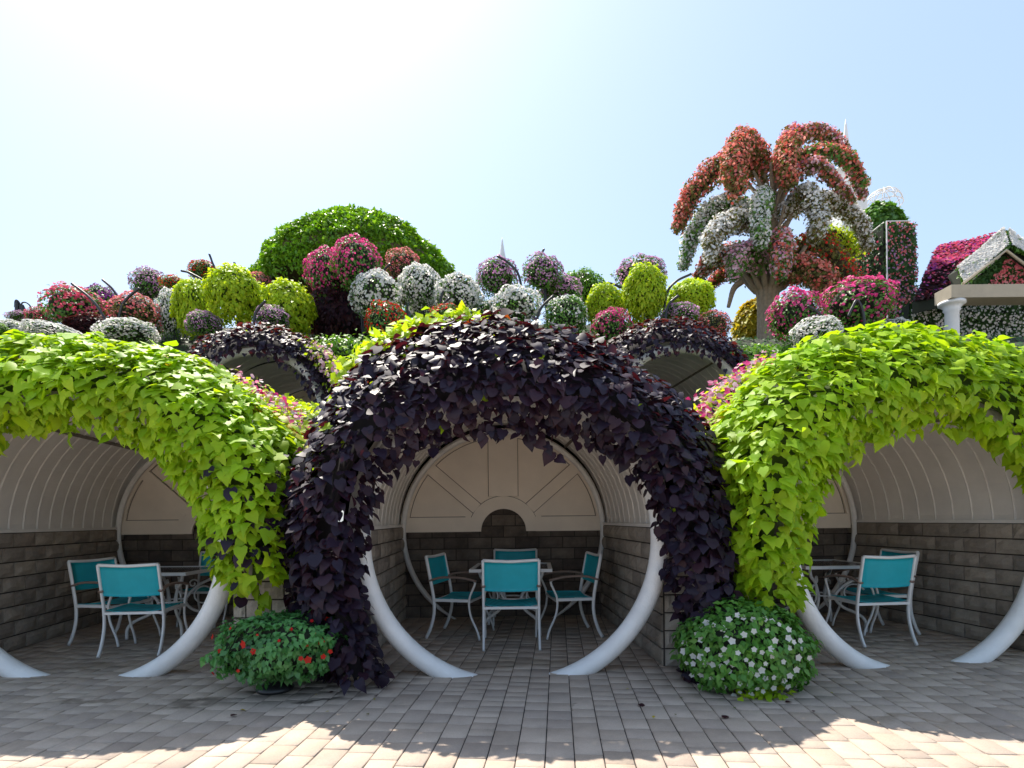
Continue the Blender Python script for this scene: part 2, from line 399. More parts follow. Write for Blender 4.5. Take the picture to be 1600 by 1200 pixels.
def alcove(cx, cy, phi, dirx, L, label, zc=ZC, k=1.0, wall=True, name='garden_alcove', vs_=None):
    root = empty(name, (cx, cy, 0), 0, label, 'alcove', 'round alcoves planted over with vines')
    t = np.array((math.cos(phi), math.sin(phi))); dv = np.array((dirx, 1.0)); n = t
    def W3(a, s, z): q = np.array((cx, cy)) + n * a + dv * s; return (q[0], q[1], z)
    # white ring
    a0 = math.acos(min(1, (zc + .18) / ((RI + RT) * k)))
    if zc > 2: a0 = R(50)
    aa = np.linspace(-math.pi + a0 * .60, math.pi - a0 * .60, 120) if zc < 2 else np.linspace(-R(115), R(115), 80)
    pts = [W3(math.sin(q) * (RI + RT) * k, 0, zc + math.cos(q) * (RI + RT) * k) for q in aa]
    V, F = tube(pts, RT * k, 20)
    obj('arch_ring', V, F, WHITE, root, True)
    # vault bays
    VR = 1.36 * k; zs = zc + .05
    th0 = -R(92)
    nb = int(round((L - .1) / .21)); bw = (L - .1) / nb
    for i in range(nb):
        s0, s1 = .1 + i * bw, .1 + (i + 1) * bw; V, F = [], []; m = 28
        for j in range(m + 1):
            q = th0 + (2 * -th0) * j / m
            for s, r in ((s0, VR + .030), (s0, VR - .004), (s0 + .010, VR - .010), (s0 + .022, VR - .003), (s1 + .002, VR), (s1 + .002, VR + .03)):
                V.append(W3(math.sin(q) * r, s, zs + math.cos(q) * r))
        for j in range(m):
            for c in range(6): a, b = j * 6 + c, j * 6 + (c + 1) % 6; F.append((a, b, b + 6, a + 6))
        obj('vault_panel', V, F, GREYV, root, False)
    for q in (-R(38), R(38)):
        mb = MB(); r0, r1 = VR - .028, VR - .002; dq = .012
        c = [W3(math.sin(q + e) * r, s, zs + math.cos(q + e) * r) for s in (.12, L - .02) for e, r in ((-dq, r1), (-dq, r0), (dq, r0), (dq, r1))]
        mb.add(c, [(0, 1, 2, 3), (7, 6, 5, 4), (0, 4, 5, 1), (1, 5, 6, 2), (2, 6, 7, 3), (3, 7, 4, 0)]); mb.obj('seam_strip', SEAM_SHADE, root)
    # soil-proof outer skin
    V, F = [], []; m = 28
    for j in range(m + 1):
        q = -R(96) + R(192) * j / m
        for s in (.1, L + .2):
            V.append(W3(math.sin(q) * (VR + .06), s, zs + math.cos(q) * (VR + .06)))
    for j in range(m): F.append((2 * j, 2 * j + 1, 2 * j + 3, 2 * j + 2))
    V2 = [tuple(np.array(v) + np.array((0, 0, .08))) for v in V]; o = len(V)
    obj('vault_cover', V + V2, F + [tuple(i + o for i in f[::-1]) for f in F], MAT_CORE, root)
    # back wall and board
    def back(a, z, off=0): return W3(a, L - off, z)
    if wall:
        hw = 1.31; zt = 1.20
        for sg in (-1, 1):
            a_, b_ = W3(sg * hw, .13, 0)[:2], W3(sg * hw, L, 0)[:2]
            if sg < 0: wl = brick_wall('side_wall', a_, b_, zt, root, BLOCK, .33, 8); 
            else: wl = brick_wall('side_wall', b_, a_, zt, root, BLOCK, .33, 8)
            # ledge strip above the bricks
            e0, e1 = W3(sg * hw, .1, zt), W3(sg * hw, L, zt); 
            c = []
            for e in (e0, e1):
                for da, dz in ((-.02, .002), (.05, .002), (.05, .035), (-.02, .035)):
                    c.append((e[0] + sg * da, e[1], e[2] + dz))
            MB().add(c, [(0, 1, 2, 3), (7, 6, 5, 4), (0, 4, 5, 1), (1, 5, 6, 2), (2, 6, 7, 3), (3, 7, 4, 0)]).obj('ledge', GREYV, root)
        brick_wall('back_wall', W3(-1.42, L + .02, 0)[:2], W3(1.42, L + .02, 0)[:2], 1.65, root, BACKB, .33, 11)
    # board: half disc with hub notch, on raised frame pieces
    def sector(a0, a1, r0, r1, off0, off1, m=24, zb=None):
        V, F = [], []
        for off in (off0, off1):
            for j in range(m + 1):
                q = a0 + (a1 - a0) * j / m
                for r in (r0, r1): V.append(back(math.sin(q) * r, zc + math.cos(q) * r, off))
        o = 2 * (m + 1)
        for j in range(m):
            a = 2 * j; F += [(a, a + 1, a + 3, a + 2), (o + a, o + a + 2, o + a + 3, o + a + 1), (a, a + 2, o + a + 2, o + a), (a + 1, o + a + 1, o + a + 3, a + 3)]
        F += [(0, o, o + 1, 1), (o - 2, o - 1, 2 * o - 1, 2 * o - 2)]
        return V, F
    B = 1.34 * k
    obj('board', *sector(-R(90), R(90), .31 * k, B, .02, .05), CREAM, root, False)
    obj('shade_line', *sector(-R(90), R(90), B - .108, B - .05, .0508, .057, 40), SEAM_SHADE, root, False); obj('shade_line', *sector(-R(90), R(90), .40 * k, .468 * k, .0512, .0565, 40), SEAM_SHADE, root, False)  # dark strips paint in the edge shade of rim and hub
    obj('rim', *sector(-R(90), R(90), B - .10, B + .01, .052, .085, 40), CREAM, root, False)
    obj('hub', *sector(-R(90), R(90), .295 * k, .46 * k, .052, .10), CREAM, root, False)
    def bar(q, hw_, r0, r1, th=.095):
        e = np.array((math.sin(q), math.cos(q))); f = np.array((e[1], -e[0])); c = []
        for off in (.052, th):
            for r, s in ((r0, -1), (r1, -1), (r1, 1), (r0, 1)):
                v = e * r + f * s * hw_; c.append(back(v[0], zc + v[1], off))
        sp = MB().add(c, [(0, 1, 2, 3), (7, 6, 5, 4), (0, 4, 5, 1), (1, 5, 6, 2), (2, 6, 7, 3), (3, 7, 4, 0)]).obj('spoke', CREAM, root); c = []
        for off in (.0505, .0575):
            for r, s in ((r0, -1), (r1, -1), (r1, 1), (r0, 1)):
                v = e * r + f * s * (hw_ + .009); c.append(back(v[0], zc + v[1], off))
        MB().add(c, [(0, 1, 2, 3), (7, 6, 5, 4), (0, 4, 5, 1), (1, 5, 6, 2), (2, 6, 7, 3), (3, 7, 4, 0)]).obj('shade_line', SEAM_SHADE, sp)  # wider dark plate under the spoke, painted shade along its edges
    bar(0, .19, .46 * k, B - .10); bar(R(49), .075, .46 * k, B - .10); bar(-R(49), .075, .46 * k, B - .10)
    for sg in (-1, 1):
        c = []
        for off in (.052, .09):
            for a, z in ((.46, zc - .002), (B + .0, zc - .002), (B - .03, zc + .19), (.46, zc + .19)): c.append(back(sg * a * (1 if a > 1 else .92), z, off))
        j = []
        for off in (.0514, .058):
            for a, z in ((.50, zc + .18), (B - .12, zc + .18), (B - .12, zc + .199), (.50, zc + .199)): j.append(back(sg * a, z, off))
        MB().add(j, [(0, 1, 2, 3), (7, 6, 5, 4), (0, 4, 5, 1), (1, 5, 6, 2), (2, 6, 7, 3), (3, 7, 4, 0)]).obj('shade_line', SEAM_SHADE, root)  # dark strip painting in the shade along the rail top
        MB().add(c, [(0, 1, 2, 3), (7, 6, 5, 4), (0, 4, 5, 1), (1, 5, 6, 2), (2, 6, 7, 3), (3, 7, 4, 0)]).obj('rail', CREAM, root)
    if wall:
        rr = 1.30; aa = np.linspace(-math.pi + R(27), math.pi - R(27), 90)
        pts = [W3(math.sin(q) * rr, L - .13, 1.13 + math.cos(q) * rr) for q in aa]
        V, F = tube(pts, [.008] + [.035] * 12 + [.008], 10); obj('back_ring', V, F, WHITE, root, True)
    return root
AL = dict(C=(0.0, 4.62, R(2.3), -.042, 2.72), L=(-3.66, 4.72, R(-1), -.150, 2.95), R=(3.544, 4.82, R(8), -.13, 2.45))
alcove(*AL['C'], 'middle round alcove framed in white with teal chairs, under dark purple vine')
alcove(*AL['L'], 'left round alcove with grey ribbed vault, under the lime green vine by the red-flowered urn')
alcove(*AL['R'], 'right round alcove with brown block side wall, beside the white petunia bush')
BACKA = ((P(400, 655, 8.5)[0], 8.5, 0, -.05, 3.0, P(400, 655, 8.5)[2]), (P(1062, 652, 8.5)[0], 8.5, 0, -.1, 3.0, P(1062, 652, 8.5)[2]))
for a, lb in zip(BACKA, ('upper terrace alcove behind the left lime vine, grey vault under a small purple arch',
                         'upper terrace alcove behind the middle purple arch to its right, grey vault showing')):
    alcove(a[0], a[1], a[2], a[3], a[4], lb, zc=a[5], k=.84, wall=False)

# piers
def pier(x0, x1, y, label):
    r = empty('stone_pier', ((x0 + x1) / 2, y, 0), 0, label, 'pier', 'stone piers between the alcoves')
    brick_wall('pier_face', (x0, y), (x1, y), 1.24, r, PIERB, .21, 8, thick=.3)
pier(-2.40, -1.30, 4.76, 'pale split-stone pier behind the urn with red impatiens')
pier(1.31, 2.22, 4.80, 'pale split-stone pier behind the bush of white petunias')

# ---------------------------------------------------------------- hillside
ARCH = [(AL['C'][0], -.042), (AL['L'][0], -.15), (AL['R'][0], -.13)]
def h_low(x, y):
    v = min(1.75 + max(0, y - 4.9) * .62, 2.45)
    for cx, dx in ARCH:
        d = x - (cx + dx * (y - 4.7))
        if abs(d) < 1.62: v = max(v, 1.1 + math.sqrt(1.62 ** 2 - d * d))
    return v + .04 * mnoise.noise(Vector((x * 2, y * 2, 0)))
def h_up(x, y):
    pxx = x / max(y, 1) * FPX + 800
    sm = lambda e0, e1: min(1, max(0, (pxx - e0) / (e1 - e0)))
    v = 3.25 + min(1, max(0, (y - 8.6) / 2.9)) * (1.72 + .38 * sm(20, 120) * (1 - sm(1085, 1125)))
    if y < 10.6:
        for a in BACKA:
            d = x - (a[0] + a[3] * (y - 8.5))
            if abs(d) < 1.32: v = max(v, a[5] + math.sqrt(1.32 ** 2 - d * d) * 1.0)
    return v + .06 * mnoise.noise(Vector((x * 1.5, y * 1.5, 3)))
G = np.array([[(x, y, h_low(x, y)) for x in np.linspace(-9, 9, 150)] for y in np.linspace(4.95, 8.62, 30)])
hs = obj('hillside', *grid_mesh(G), SOIL); hs['kind'] = 'structure'
pos, nn, _, _ = grid_sample(G[:, ::-1], 9000)
Mx = frames(pos + nn * .03, nn + RNG.normal(0, .5, pos.shape) + (0, -.2, .2), RNG.normal(0, 1, pos.shape) + (0, -1, -.3), RNG.uniform(.05, .09, len(pos)))
obj('ground_cover', *merged(OVAL, *Mx), GREEN, None, kind='stuff')
tag(bpy.data.objects['ground_cover'], 'low green ground cover growing over the alcove roofs', 'ground cover')
G = np.array([[(x, y, h_up(x, y)) for x in np.linspace(-16, 16, 200)] for y in np.concatenate([np.linspace(8.75, 12, 24), np.linspace(12.5, 40, 20)])])
hs2 = obj('terrace', *grid_mesh(G), SOIL); hs2['kind'] = 'structure'
pos, nn, _, _ = grid_sample(G[:26, ::-1], 16000)
Mx = frames(pos + nn * .03, nn + RNG.normal(0, .5, pos.shape) + (0, -.3, .2), RNG.normal(0, 1, pos.shape) + (0, -1, -.3), RNG.uniform(.06, .12, len(pos)))
gc = obj('ground_cover', *merged(OVAL, *Mx), DARKGREEN, None, kind='stuff'); tag(gc, 'dark green ground cover on the terrace under the flower balls', 'ground cover')
# front of the upper terrace
V = [(-16, 8.76, 2.2), (BACKA[0][0] - 1.1, 8.76, 2.2), (BACKA[0][0] - 1.1, 8.76, 3.35), (-16, 8.76, 3.35)]
rw = MB()
for x0, x1 in ((-16, BACKA[0][0] - 1.12), (BACKA[0][0] + 1.12, BACKA[1][0] - 1.12), (BACKA[1][0] + 1.12, 16)): rw.box(x0, x1, 8.62, 8.9, 1.5, 3.28)
rw.obj('terrace_wall', SOIL)['kind'] = 'structure'
MB().box(-16, -6.1, 4.95, 8.6, -.1, 1.6).box(5.6, 16, 5.3, 8.6, -.1, 1.6).obj('retaining_bank', SOIL)['kind'] = 'structure'

# ---------------------------------------------------------------- vines over the arches
def hearts(mat): return [mesh('leaf', *HEART, mat, True), mesh('leaf', *(LOBED if 'lime' in mat.name else ROUND), mat, True)]
def tpl2(mat): return LOBED if 'lime' in mat.name else ROUND
def resample(pts, n):
    p_ = spline(pts, 400); s = np.concatenate([[0], np.cumsum(np.linalg.norm(np.diff(p_, axis=0), axis=1))])
    u = np.linspace(0, s[-1], n); return np.stack([np.interp(u, s, p_[:, k]) for k in range(2)], 1)
def vine(label, inner, outer, ring, N, size, mats, core, lobedfrac, bulge=.30, backlen=.8, indiv=300, tophot=None, group=None, rough_n=.38, drop=0, lift=.10):
    n = 90
    inner = [(a * .5 + b * .5) for a, b in zip(spline(inner, n), resample(inner, n))]; outer = [(a * .5 + b * .5) for a, b in zip(spline(outer, n), resample(outer, n))]
    us = np.concatenate([np.linspace(0, 1, 14), 1 + np.linspace(.12, 1, 6)])
    G = np.zeros((n, len(us), 3))
    for i in range(n):
        for j, u in enumerate(us):
            uu = min(u, 1); q = inner[i] * (1 - uu) + outer[i] * uu
            Yp = ring_plane_Y(q[0], *ring[:3])
            Y = Yp - .17 - bulge * math.sin(math.pi * min(uu, .88)) ** .8 + .28 * uu ** 3
            p_ = P(q[0], q[1], Y)
            if u > 1: p_ = p_ + np.array((0, (u - 1) * backlen, -.18 * (u - 1) ** 2))
            G[i, j] = p_
    root = empty('sweet_potato_vine', (ring[0], ring[1], 0), 0, label, 'vine', group)
    Gi = G.copy()
    d1 = np.gradient(G, axis=0); d2 = np.gradient(G, axis=1); N0 = nrm(np.cross(d1, d2))
    if (N0[:, 4:8, 1].mean()) > 0: N0 = -N0; flip = True
    else: flip = False
    Gi = G - N0 * .10
    Gi2 = Gi[:, (2 if indiv else 4):]
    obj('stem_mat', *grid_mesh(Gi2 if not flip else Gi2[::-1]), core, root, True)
    pos, nn, t, u = grid_sample(G if not flip else G[::-1], N)
    if flip: t = 1 - t
    keepN = nz(pos, 3.0)
    off = .02 + lift * RNG.random(N) ** 1.5 + .06 * nz(pos, 2.2) + drop
    hang = (u < .07) & (RNG.random(N) < .6)
    pos = pos + nn * off[:, None]; pos[hang, 2] -= RNG.random(hang.sum()) * .09
    nv = nn * .8 + (0, -.25, .75) + RNG.normal(0, rough_n, pos.shape)
    tip = np.array((0, 0, -1.0)) + nn * .75 + RNG.normal(0, .45, pos.shape)
    sz = size * RNG.uniform(.5, 1.2, N)
    p_, M = frames(pos, nv, tip, sz); M[:, :, 0] *= RNG.uniform(.78, 1.12, (N, 1)); M[:, :, 2] *= RNG.uniform(-.5, 1.9, (N, 1))
    # which kind of leaf
    kind = np.zeros(N, int)
    if tophot is not None: kind = tophot(pos, t, u)
    facing = -M[:, 1, 2] / sz
    order = np.argsort(-(sz * np.clip(facing, .1, 1) * (1 + 4 * off) / pos[:, 1] * (np.abs(pos[:, 0] / pos[:, 1] * FPX) < 810)))
    pick = np.zeros(N, bool); pick[order[:indiv]] = True
    lob = RNG.random(N) < lobedfrac
    lm = [hearts(m_) for m_ in mats]
    for i in np.where(pick)[0]:
        Mm = Matrix([list(M[i, r]) + [p_[i, r]] for r in range(3)] + [[0, 0, 0, 1]])
        use('leaf', lm[kind[i]][int(lob[i])], root, Mm)
    for k_, m_ in enumerate(mats):
        pr_ = []
        for lb, tp in ((False, HEART), (True, tpl2(m_))):
            s_ = (~pick) & (kind == k_) & (lob == lb)
            if s_.any(): pr_.append(merged(tp, p_[s_], M[s_]))
        if pr_:
            V, F = cat(pr_); obj('leaf_mass', V, F, m_, root, True, kind='stuff')
    return root, G
def pick_c(pos, t, u):
    k = np.zeros(len(pos), int); n1 = nz(pos, 1.7) ; r = RNG.random(len(pos))
    top = np.clip((u - .62) / .45, 0, 1)
    k[(r < .5 * top)] = 1  # maroon and orange leaves towards the crest paint in the backlit glow
    k[(r < .12 * top) & (r > .02)] = 2
    lf = (pos[:, 0] < -.15) & (u > .72) & (n1 > -.15); k[lf & (r > .62)] = 3
    k[(r < .004)] = 3
    return k
ci = [(590, 1062), (568, 1000), (558, 900), (560, 800), (582, 735), (638, 688), (712, 664), (800, 654), (872, 658), (942, 676), (996, 712), (1026, 768), (1046, 835), (1058, 900), (1085, 950), (1092, 1000), (1090, 1060)]
co = [(520, 1058), (500, 980), (462, 915), (450, 830), (475, 735), (508, 655), (575, 575), (665, 524), (790, 508), (900, 532), (980, 580), (1050, 628), (1102, 688), (1130, 760), (1148, 850), (1138, 930), (1115, 1050)]
vine('dark purple sweet potato vine over the middle round alcove', ci, co, AL['C'], 8800, .090, [PURPLE, MAROON, ORANGE, LIME], MAT_CORE_P, .5, tophot=pick_c, group='sweet potato vines over the front arches')
li = [(385, 905), (352, 888), (338, 840), (326, 785), (302, 738), (262, 696), (205, 664), (140, 646), (70, 640), (0, 646), (-80, 690), (-130, 760), (-150, 860), (-165, 960)]
lo = [(432, 906), (446, 865), (448, 800), (455, 735), (440, 685), (385, 625), (300, 572), (200, 540), (100, 532), (0, 545), (-110, 590), (-190, 680), (-220, 800), (-230, 960)]
def pick_l(pos, t, u):
    k = np.zeros(len(pos), int); r = RNG.random(len(pos)); k[(u > .78) & (r < .45)] = 1  # yellow leaves on the rear crest put sunlight into the leaf colour
    k[(pos[:, 0] > -2.35) & (pos[:, 2] < 1.9) & (r > .90)] = 2
    return k
vine('lime green sweet potato vine over the left alcove, above the red-flowered urn', li, lo, AL['L'], 9000, .098, [LIME, YELLOW, PURPLE], MAT_CORE_L, .5, tophot=pick_l, group='sweet potato vines over the front arches')
ri = [(1245, 945), (1238, 880), (1252, 815), (1268, 768), (1305, 703), (1370, 664), (1440, 648), (1510, 652), (1570, 686), (1620, 735), (1650, 800), (1660, 900), (1660, 1000)]
ro = [(1160, 935), (1150, 870), (1150, 790), (1138, 720), (1135, 665), (1205, 592), (1295, 530), (1385, 514), (1485, 524), (1580, 560), (1700, 610), (1800, 720), (1800, 900)]
def pick_r(pos, t, u):
    k = np.zeros(len(pos), int); r = RNG.random(len(pos)); k[(u > .8) & (r < .3)] = 1  # sunlit crest imitated with yellow leaves
    return k
vine('lime green sweet potato vine over the right alcove, above the white petunias', ri, ro, AL['R'], 9400, .098, [LIME, YELLOW], MAT_CORE_L, .3, tophot=pick_r, group='sweet potato vines over the front arches')
def arcpx(cx, cy, r, a0, a1, n=11, sy=1.0): return [(cx + r * math.sin(R(a)), cy - sy * r * math.cos(R(a))) for a in np.linspace(a0, a1, n)]
def pick_b(pos, t, u):
    k = np.zeros(len(pos), int); r = RNG.random(len(pos)); k[(u > .55) & (r < .6)] = 1; return k
for (ix, iy, ir), (ox, oy, orr), bk, lb in (((390, 654, 106), (402, 652, 142), BACKA[0], 'small dark purple vine arch on the upper terrace, left of the middle arch'),
                                ((1064, 662, 120), (1050, 638, 136), BACKA[1], 'small dark purple vine arch on the upper terrace, right of the middle arch')):
    vine(lb, arcpx(ix, iy, ir, -95, 95), arcpx(ox, oy, orr, -92, 92), (bk[0], bk[1], 0), 3200, .085, [PURPLE, MAROON], MAT_CORE_P, .1, bulge=.05, backlen=1.0, indiv=0, tophot=pick_b, group='purple vines on the upper terrace', lift=.05)

def strand(label, pts, Y, mats, size, n):
    q = spline([P(x, y, Y + dy) for x, y, dy in pts], n); r = empty('trailing_vine', q[0], 0, label, 'vine')
    MB().tube(q, .004, 5).obj('stem', MAT_CORE_P, r)
    me = hearts(mats)
    for i, p_ in enumerate(q):
        a = RNG.normal(0, .5, 3); nrm_ = np.array([[a[0] * .8, -1, .3 + a[1] * .4]]); tp = np.array([[a[2] * 1.6, -.1, -1]])
        _, M = frames(p_[None], nrm_, tp, np.array([size * random.uniform(.6, 1.1)]))
        use('leaf', me[0], r, Matrix([list(M[0, k]) + [p_[k] + (random.uniform(-.03, .03) if k == 0 else 0)] for k in range(3)] + [[0, 0, 0, 1]]))
strand('short dark purple strand hanging inside the top of the middle arch', [(822, 660, .0), (830, 680, 0), (842, 690, 0), (858, 700, 0), (866, 715, 0)], 4.5, PURPLE, .115, 8)
strand('thin lime green strand trailing down the stone pier over the urn', [(402, 895, 0), (398, 915, 0), (408, 932, 0), (402, 952, 0)], 4.5, LIME, .10, 11)
strand('dark purple strand trailing to the paving left of the middle ring', [(560, 1000, .0), (572, 1030, -.05), (585, 1050, -.15), (598, 1058, -.3)], 4.5, PURPLE, .10, 10)

# ---------------------------------------------------------------- tables and chairs
def make_chair():
    r = empty('patio_chair')
    w_ = .275
    for sx in (-1, 1):
        MB().tube(spline([(sx * w_, -.30, .885), (sx * w_, -.255, .66), (sx * w_, -.215, .43), (sx * w_, -.215, .26), (sx * w_, -.26, .10), (sx * w_, -.31, .004)], 18), .014, 8, flat=1.35).obj('leg', CHAIRW, r, True, True)
        MB().tube(spline([(sx * w_, .235, .635), (sx * w_, .255, .60), (sx * (w_ + .003), .19, .44), (sx * w_, .20, .27), (sx * w_, .275, .10), (sx * w_, .30, .004)], 18), .0125, 8).obj('leg', CHAIRW, r, True, True)
        MB().tube(spline([(sx * w_, -.27, .625), (sx * w_, -.12, .665), (sx * w_, .10, .662), (sx * w_, .27, .628)], 12), .013, 8, flat=1.9).obj('armrest', BRONZE, r, True, True)
        MB().box(sx * w_ - .012, sx * w_ + .012, -.215, .20, .405, .435).obj('seat_rail', CHAIRW, r, False, True)
    MB().tube(spline([(-w_, -.30, .885), (-.14, -.312, .878), (0, -.318, .873), (.14, -.312, .878), (w_, -.30, .885)], 14), .016, 8).obj('top_rail', CHAIRW, r, True, True)
    MB().box(-w_, w_, -.226, -.200, .395, .42).obj('crossbar', CHAIRW, r, False, True)
    MB().box(-w_, w_, .175, .20, .395, .42).obj('crossbar', CHAIRW, r, False, True)
    for nm, f in (('back_sling', lambda u, v: (w_ * .955 * (2 * u - 1), -.243 - .054 * v - .022 * (1 - (2 * u - 1) ** 2), .58 + .29 * v - .008 * (1 - (2 * u - 1) ** 2))),
                  ('seat_sling', lambda u, v: (w_ * .955 * (2 * u - 1), -.205 + .40 * v, .440 - .022 * (1 - (2 * u - 1) ** 2) + .01 * v))):
        n = 8; V = [f(i / n, j / n) for i in range(n + 1) for j in range(n + 1)]
        V2 = [(x, y + (.006 if nm[0] == 'b' else 0), z - (.006 if nm[0] == 's' else 0)) for x, y, z in V]; m = (n + 1) ** 2
        F = [(i * (n + 1) + j, (i + 1) * (n + 1) + j, (i + 1) * (n + 1) + j + 1, i * (n + 1) + j + 1) for i in range(n) for j in range(n)]
        F2 = [tuple(q + m for q in f_[::-1]) for f_ in F]
        rim = [i * (n + 1) for i in range(n + 1)] + [n * (n + 1) + j for j in range(1, n + 1)] + [i * (n + 1) + n for i in range(n - 1, -1, -1)] + [j for j in range(n - 1, 0, -1)]
        F3 = [(rim[i], rim[(i + 1) % len(rim)], rim[(i + 1) % len(rim)] + m, rim[i] + m) for i in range(len(rim))]
        obj(nm, V + V2, F + F2 + F3, TEAL, r, True, True)
    return r
def copy_tree(o, parent=None):
    c = o.copy(); S.collection.objects.link(c)
    if parent: c.parent = parent
    for ch in [q for q in KIDS.get(o, [])]: copy_tree(ch, c)
    return c
KIDS = {}
def kids(o):
    KIDS[o] = [q for q in S.collection.objects if q.parent == o]
    for q in KIDS[o]: kids(q)
chair0 = make_chair(); kids(chair0)
def place(proto, used, x, y, rz, label, cat_, group, z=.003):
    c = proto if not used else copy_tree(proto)
    c.location = (x, y, z); c.rotation_euler = (0, 0, rz); tag(c, label, cat_, group); return c
gC, gL, gR = 'teal sling chairs around the glass tables', 0, 0
CH = [(-.02, 5.70, R(1), 'teal chair nearest the camera in the middle alcove, its back to us'),
      (-.58, 6.20, R(-104), 'teal chair on the left side of the table in the middle alcove, facing right'),
      (.62, 6.20, R(98), 'teal chair on the right side of the table in the middle alcove, facing left'),
      (.04, 6.96, R(180), 'teal chair against the back wall of the middle alcove, behind its table'),
      (-3.72, 5.62, R(5), 'teal chair with its back to us in the left alcove, in front of the table'),
      (-4.34, 6.06, R(-100), 'teal chair along the block wall of the left alcove, behind the nearer one'),
      (-3.86, 7.10, R(183), 'teal chair beyond the table in the left alcove, half behind the white ring'),
      (3.66, 5.72, R(6), 'teal chair with its back to us in the right alcove'),
      (4.04, 6.20, R(92), 'teal chair close to the block wall of the right alcove, behind the nearer one')]
for i, (x, y, a, lb) in enumerate(CH): place(chair0, i, x, y, a, lb, 'chair', gC)
def make_table():
    r = empty('garden_table'); h = .45
    mb = MB(); 
    for a in range(4): mb.box(-h, h - .045, -h, -h + .045, .712, .745, Matrix.Rotation(R(90 * a), 4, 'Z'))
    mb.obj('frame', CHAIRW, r, False, True)
    MB().box(-h + .047, h - .047, -h + .047, h - .047, .728, .738).obj('glass_top', GLASS, r, False, True)
    for a in range(4):
        M = Matrix.Rotation(R(45 + 90 * a), 3, 'Z')
        f = lambda pts: [tuple(M @ Vector((x, s, z))) for x, s, z in pts]
        mb = MB()
        mb.tube(spline(f([(.50, 0, .715), (.44, 0, .62), (.28, 0, .54), (.16, 0, .42), (.14, 0, .34), (.22, 0, .25), (.36, 0, .19), (.43, 0, .12), (.44, 0, .0)]), 36), .017, 8)
        mb.obj('leg', CHAIRW, r, True, True)
        mb = MB(); q = [(.33 + .10 * math.cos(t), 0, .42 + .10 * math.sin(t)) for t in np.linspace(.4, 6.0, 20)]
        mb.tube(f(q), .010, 6)
        q = [(.22 + .055 * (1 - t / 9) * math.cos(t), 0, .56 + .055 * (1 - t / 9) * math.sin(t)) for t in np.linspace(0, 7, 20)]
        mb.tube(f(q), .009, 6); mb.obj('scroll', CHAIRW, r, True, True)
    mb = MB(); mb.tube([(.15 * math.cos(t), .15 * math.sin(t), .38) for t in np.linspace(0, 2 * math.pi, 24, endpoint=False)], .010, 6, True); mb.obj('ring_brace', CHAIRW, r, True, True)
    return r
tab0 = make_table(); kids(tab0)
for i, (x, y, a, lb) in enumerate([(.0, 6.42, R(-2.8), 'white scroll-legged glass table in the middle alcove, chairs on all four sides'),
                                   (-3.95, 6.42, R(-2), 'white scroll-legged glass table in the left alcove, partly behind the chair and ring'),
                                   (3.58, 6.42, R(3), 'white scroll-legged glass table in the right alcove, left of its chairs')]):
    place(tab0, i, x, y, a, lb, 'table', 'square glass garden tables')

# ---------------------------------------------------------------- planted urn and petunia bush at the front
def dome_points(n, rx, ry, rz, zmin=-.55, lump=.12, seed=0):
    p_ = nrm(RNG.normal(0, 1, (n * 3, 3))); p_ = p_[p_[:, 2] > zmin][:n]
    k = 1 + lump * nz(p_ + seed, 2.2) + .05 * nz(p_ + seed, 6)
    return p_ * np.array((rx, ry, rz)) * k[:, None], nrm(p_ / np.array((rx, ry, rz)))
def leafy(root, c, rx, ry, rz, n, size, mat, zmin=-.55, core=MAT_CORE, lump=.12, name='foliage', tpl=OVAL, droop=.7, seed=0, depth=.14):
    pos, nn = dome_points(n, rx, ry, rz, zmin, lump, seed); m = len(pos)
    pos = pos * (1 - depth * RNG.random(m) ** 1.5)[:, None]
    Mx = frames(pos + c, nn + RNG.normal(0, .45, pos.shape) + (0, 0, .35), nn * .6 + np.array((0, 0, -droop)) + RNG.normal(0, .45, pos.shape), size * RNG.uniform(.6, 1.25, m))
    o = obj(name, *merged(tpl, *Mx), mat, root, True, kind='stuff')
    u = np.linspace(0, 2 * math.pi, 25)[:-1]; v = np.linspace(math.acos(max(-1, zmin - .02)), 0.001, 12); V, F = [], []
    for a in v:
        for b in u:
            d = np.array((math.sin(a) * math.cos(b), math.sin(a) * math.sin(b), math.cos(a)))
            kk = .86 * (1 + lump * mnoise.noise(Vector(d + seed) * 2.2)); V.append(d * np.array((rx, ry, rz)) * kk + c)
    for i in range(11):
        for j in range(24): F.append((i * 24 + j, i * 24 + (j + 1) % 24, (i + 1) * 24 + (j + 1) % 24, (i + 1) * 24 + j))
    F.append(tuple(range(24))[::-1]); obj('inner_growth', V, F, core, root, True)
    return o
c = P(430, 1078, 4.24)
urn = empty('planted_urn', (c[0], 4.24, 0), 0, 'dark pedestal urn overflowing with green impatiens and red flowers', 'planter')
prof = [(.0, .0), (.13, .0), (.14, .02), (.10, .05), (.045, .08), (.04, .16), (.07, .20), (.22, .26), (.30, .34), (.33, .40), (.31, .41), (.0, .38)]
V, F = [], []
for r_, z in prof:
    for k in range(24): V.append((c[0] + r_ * math.cos(k * math.pi / 12), 4.24 + r_ * math.sin(k * math.pi / 12), z))
for i in range(len(prof) - 1):
    for k in range(24): F.append((i * 24 + k, i * 24 + (k + 1) % 24, (i + 1) * 24 + (k + 1) % 24, (i + 1) * 24 + k))
obj('urn', V, F, DARKMETAL, urn, True)
cc = np.array((c[0] + .07, 4.22, .35))
leafy(urn, cc, .50, .38, .26, 4600, .055, IMPGREEN, -.95, lump=.34, seed=3, depth=.26, droop=.9)
bl = [mesh('flower', *BLOOM, F_RED)]; WB = mesh('flower', *BLOOM, F_WHITE)
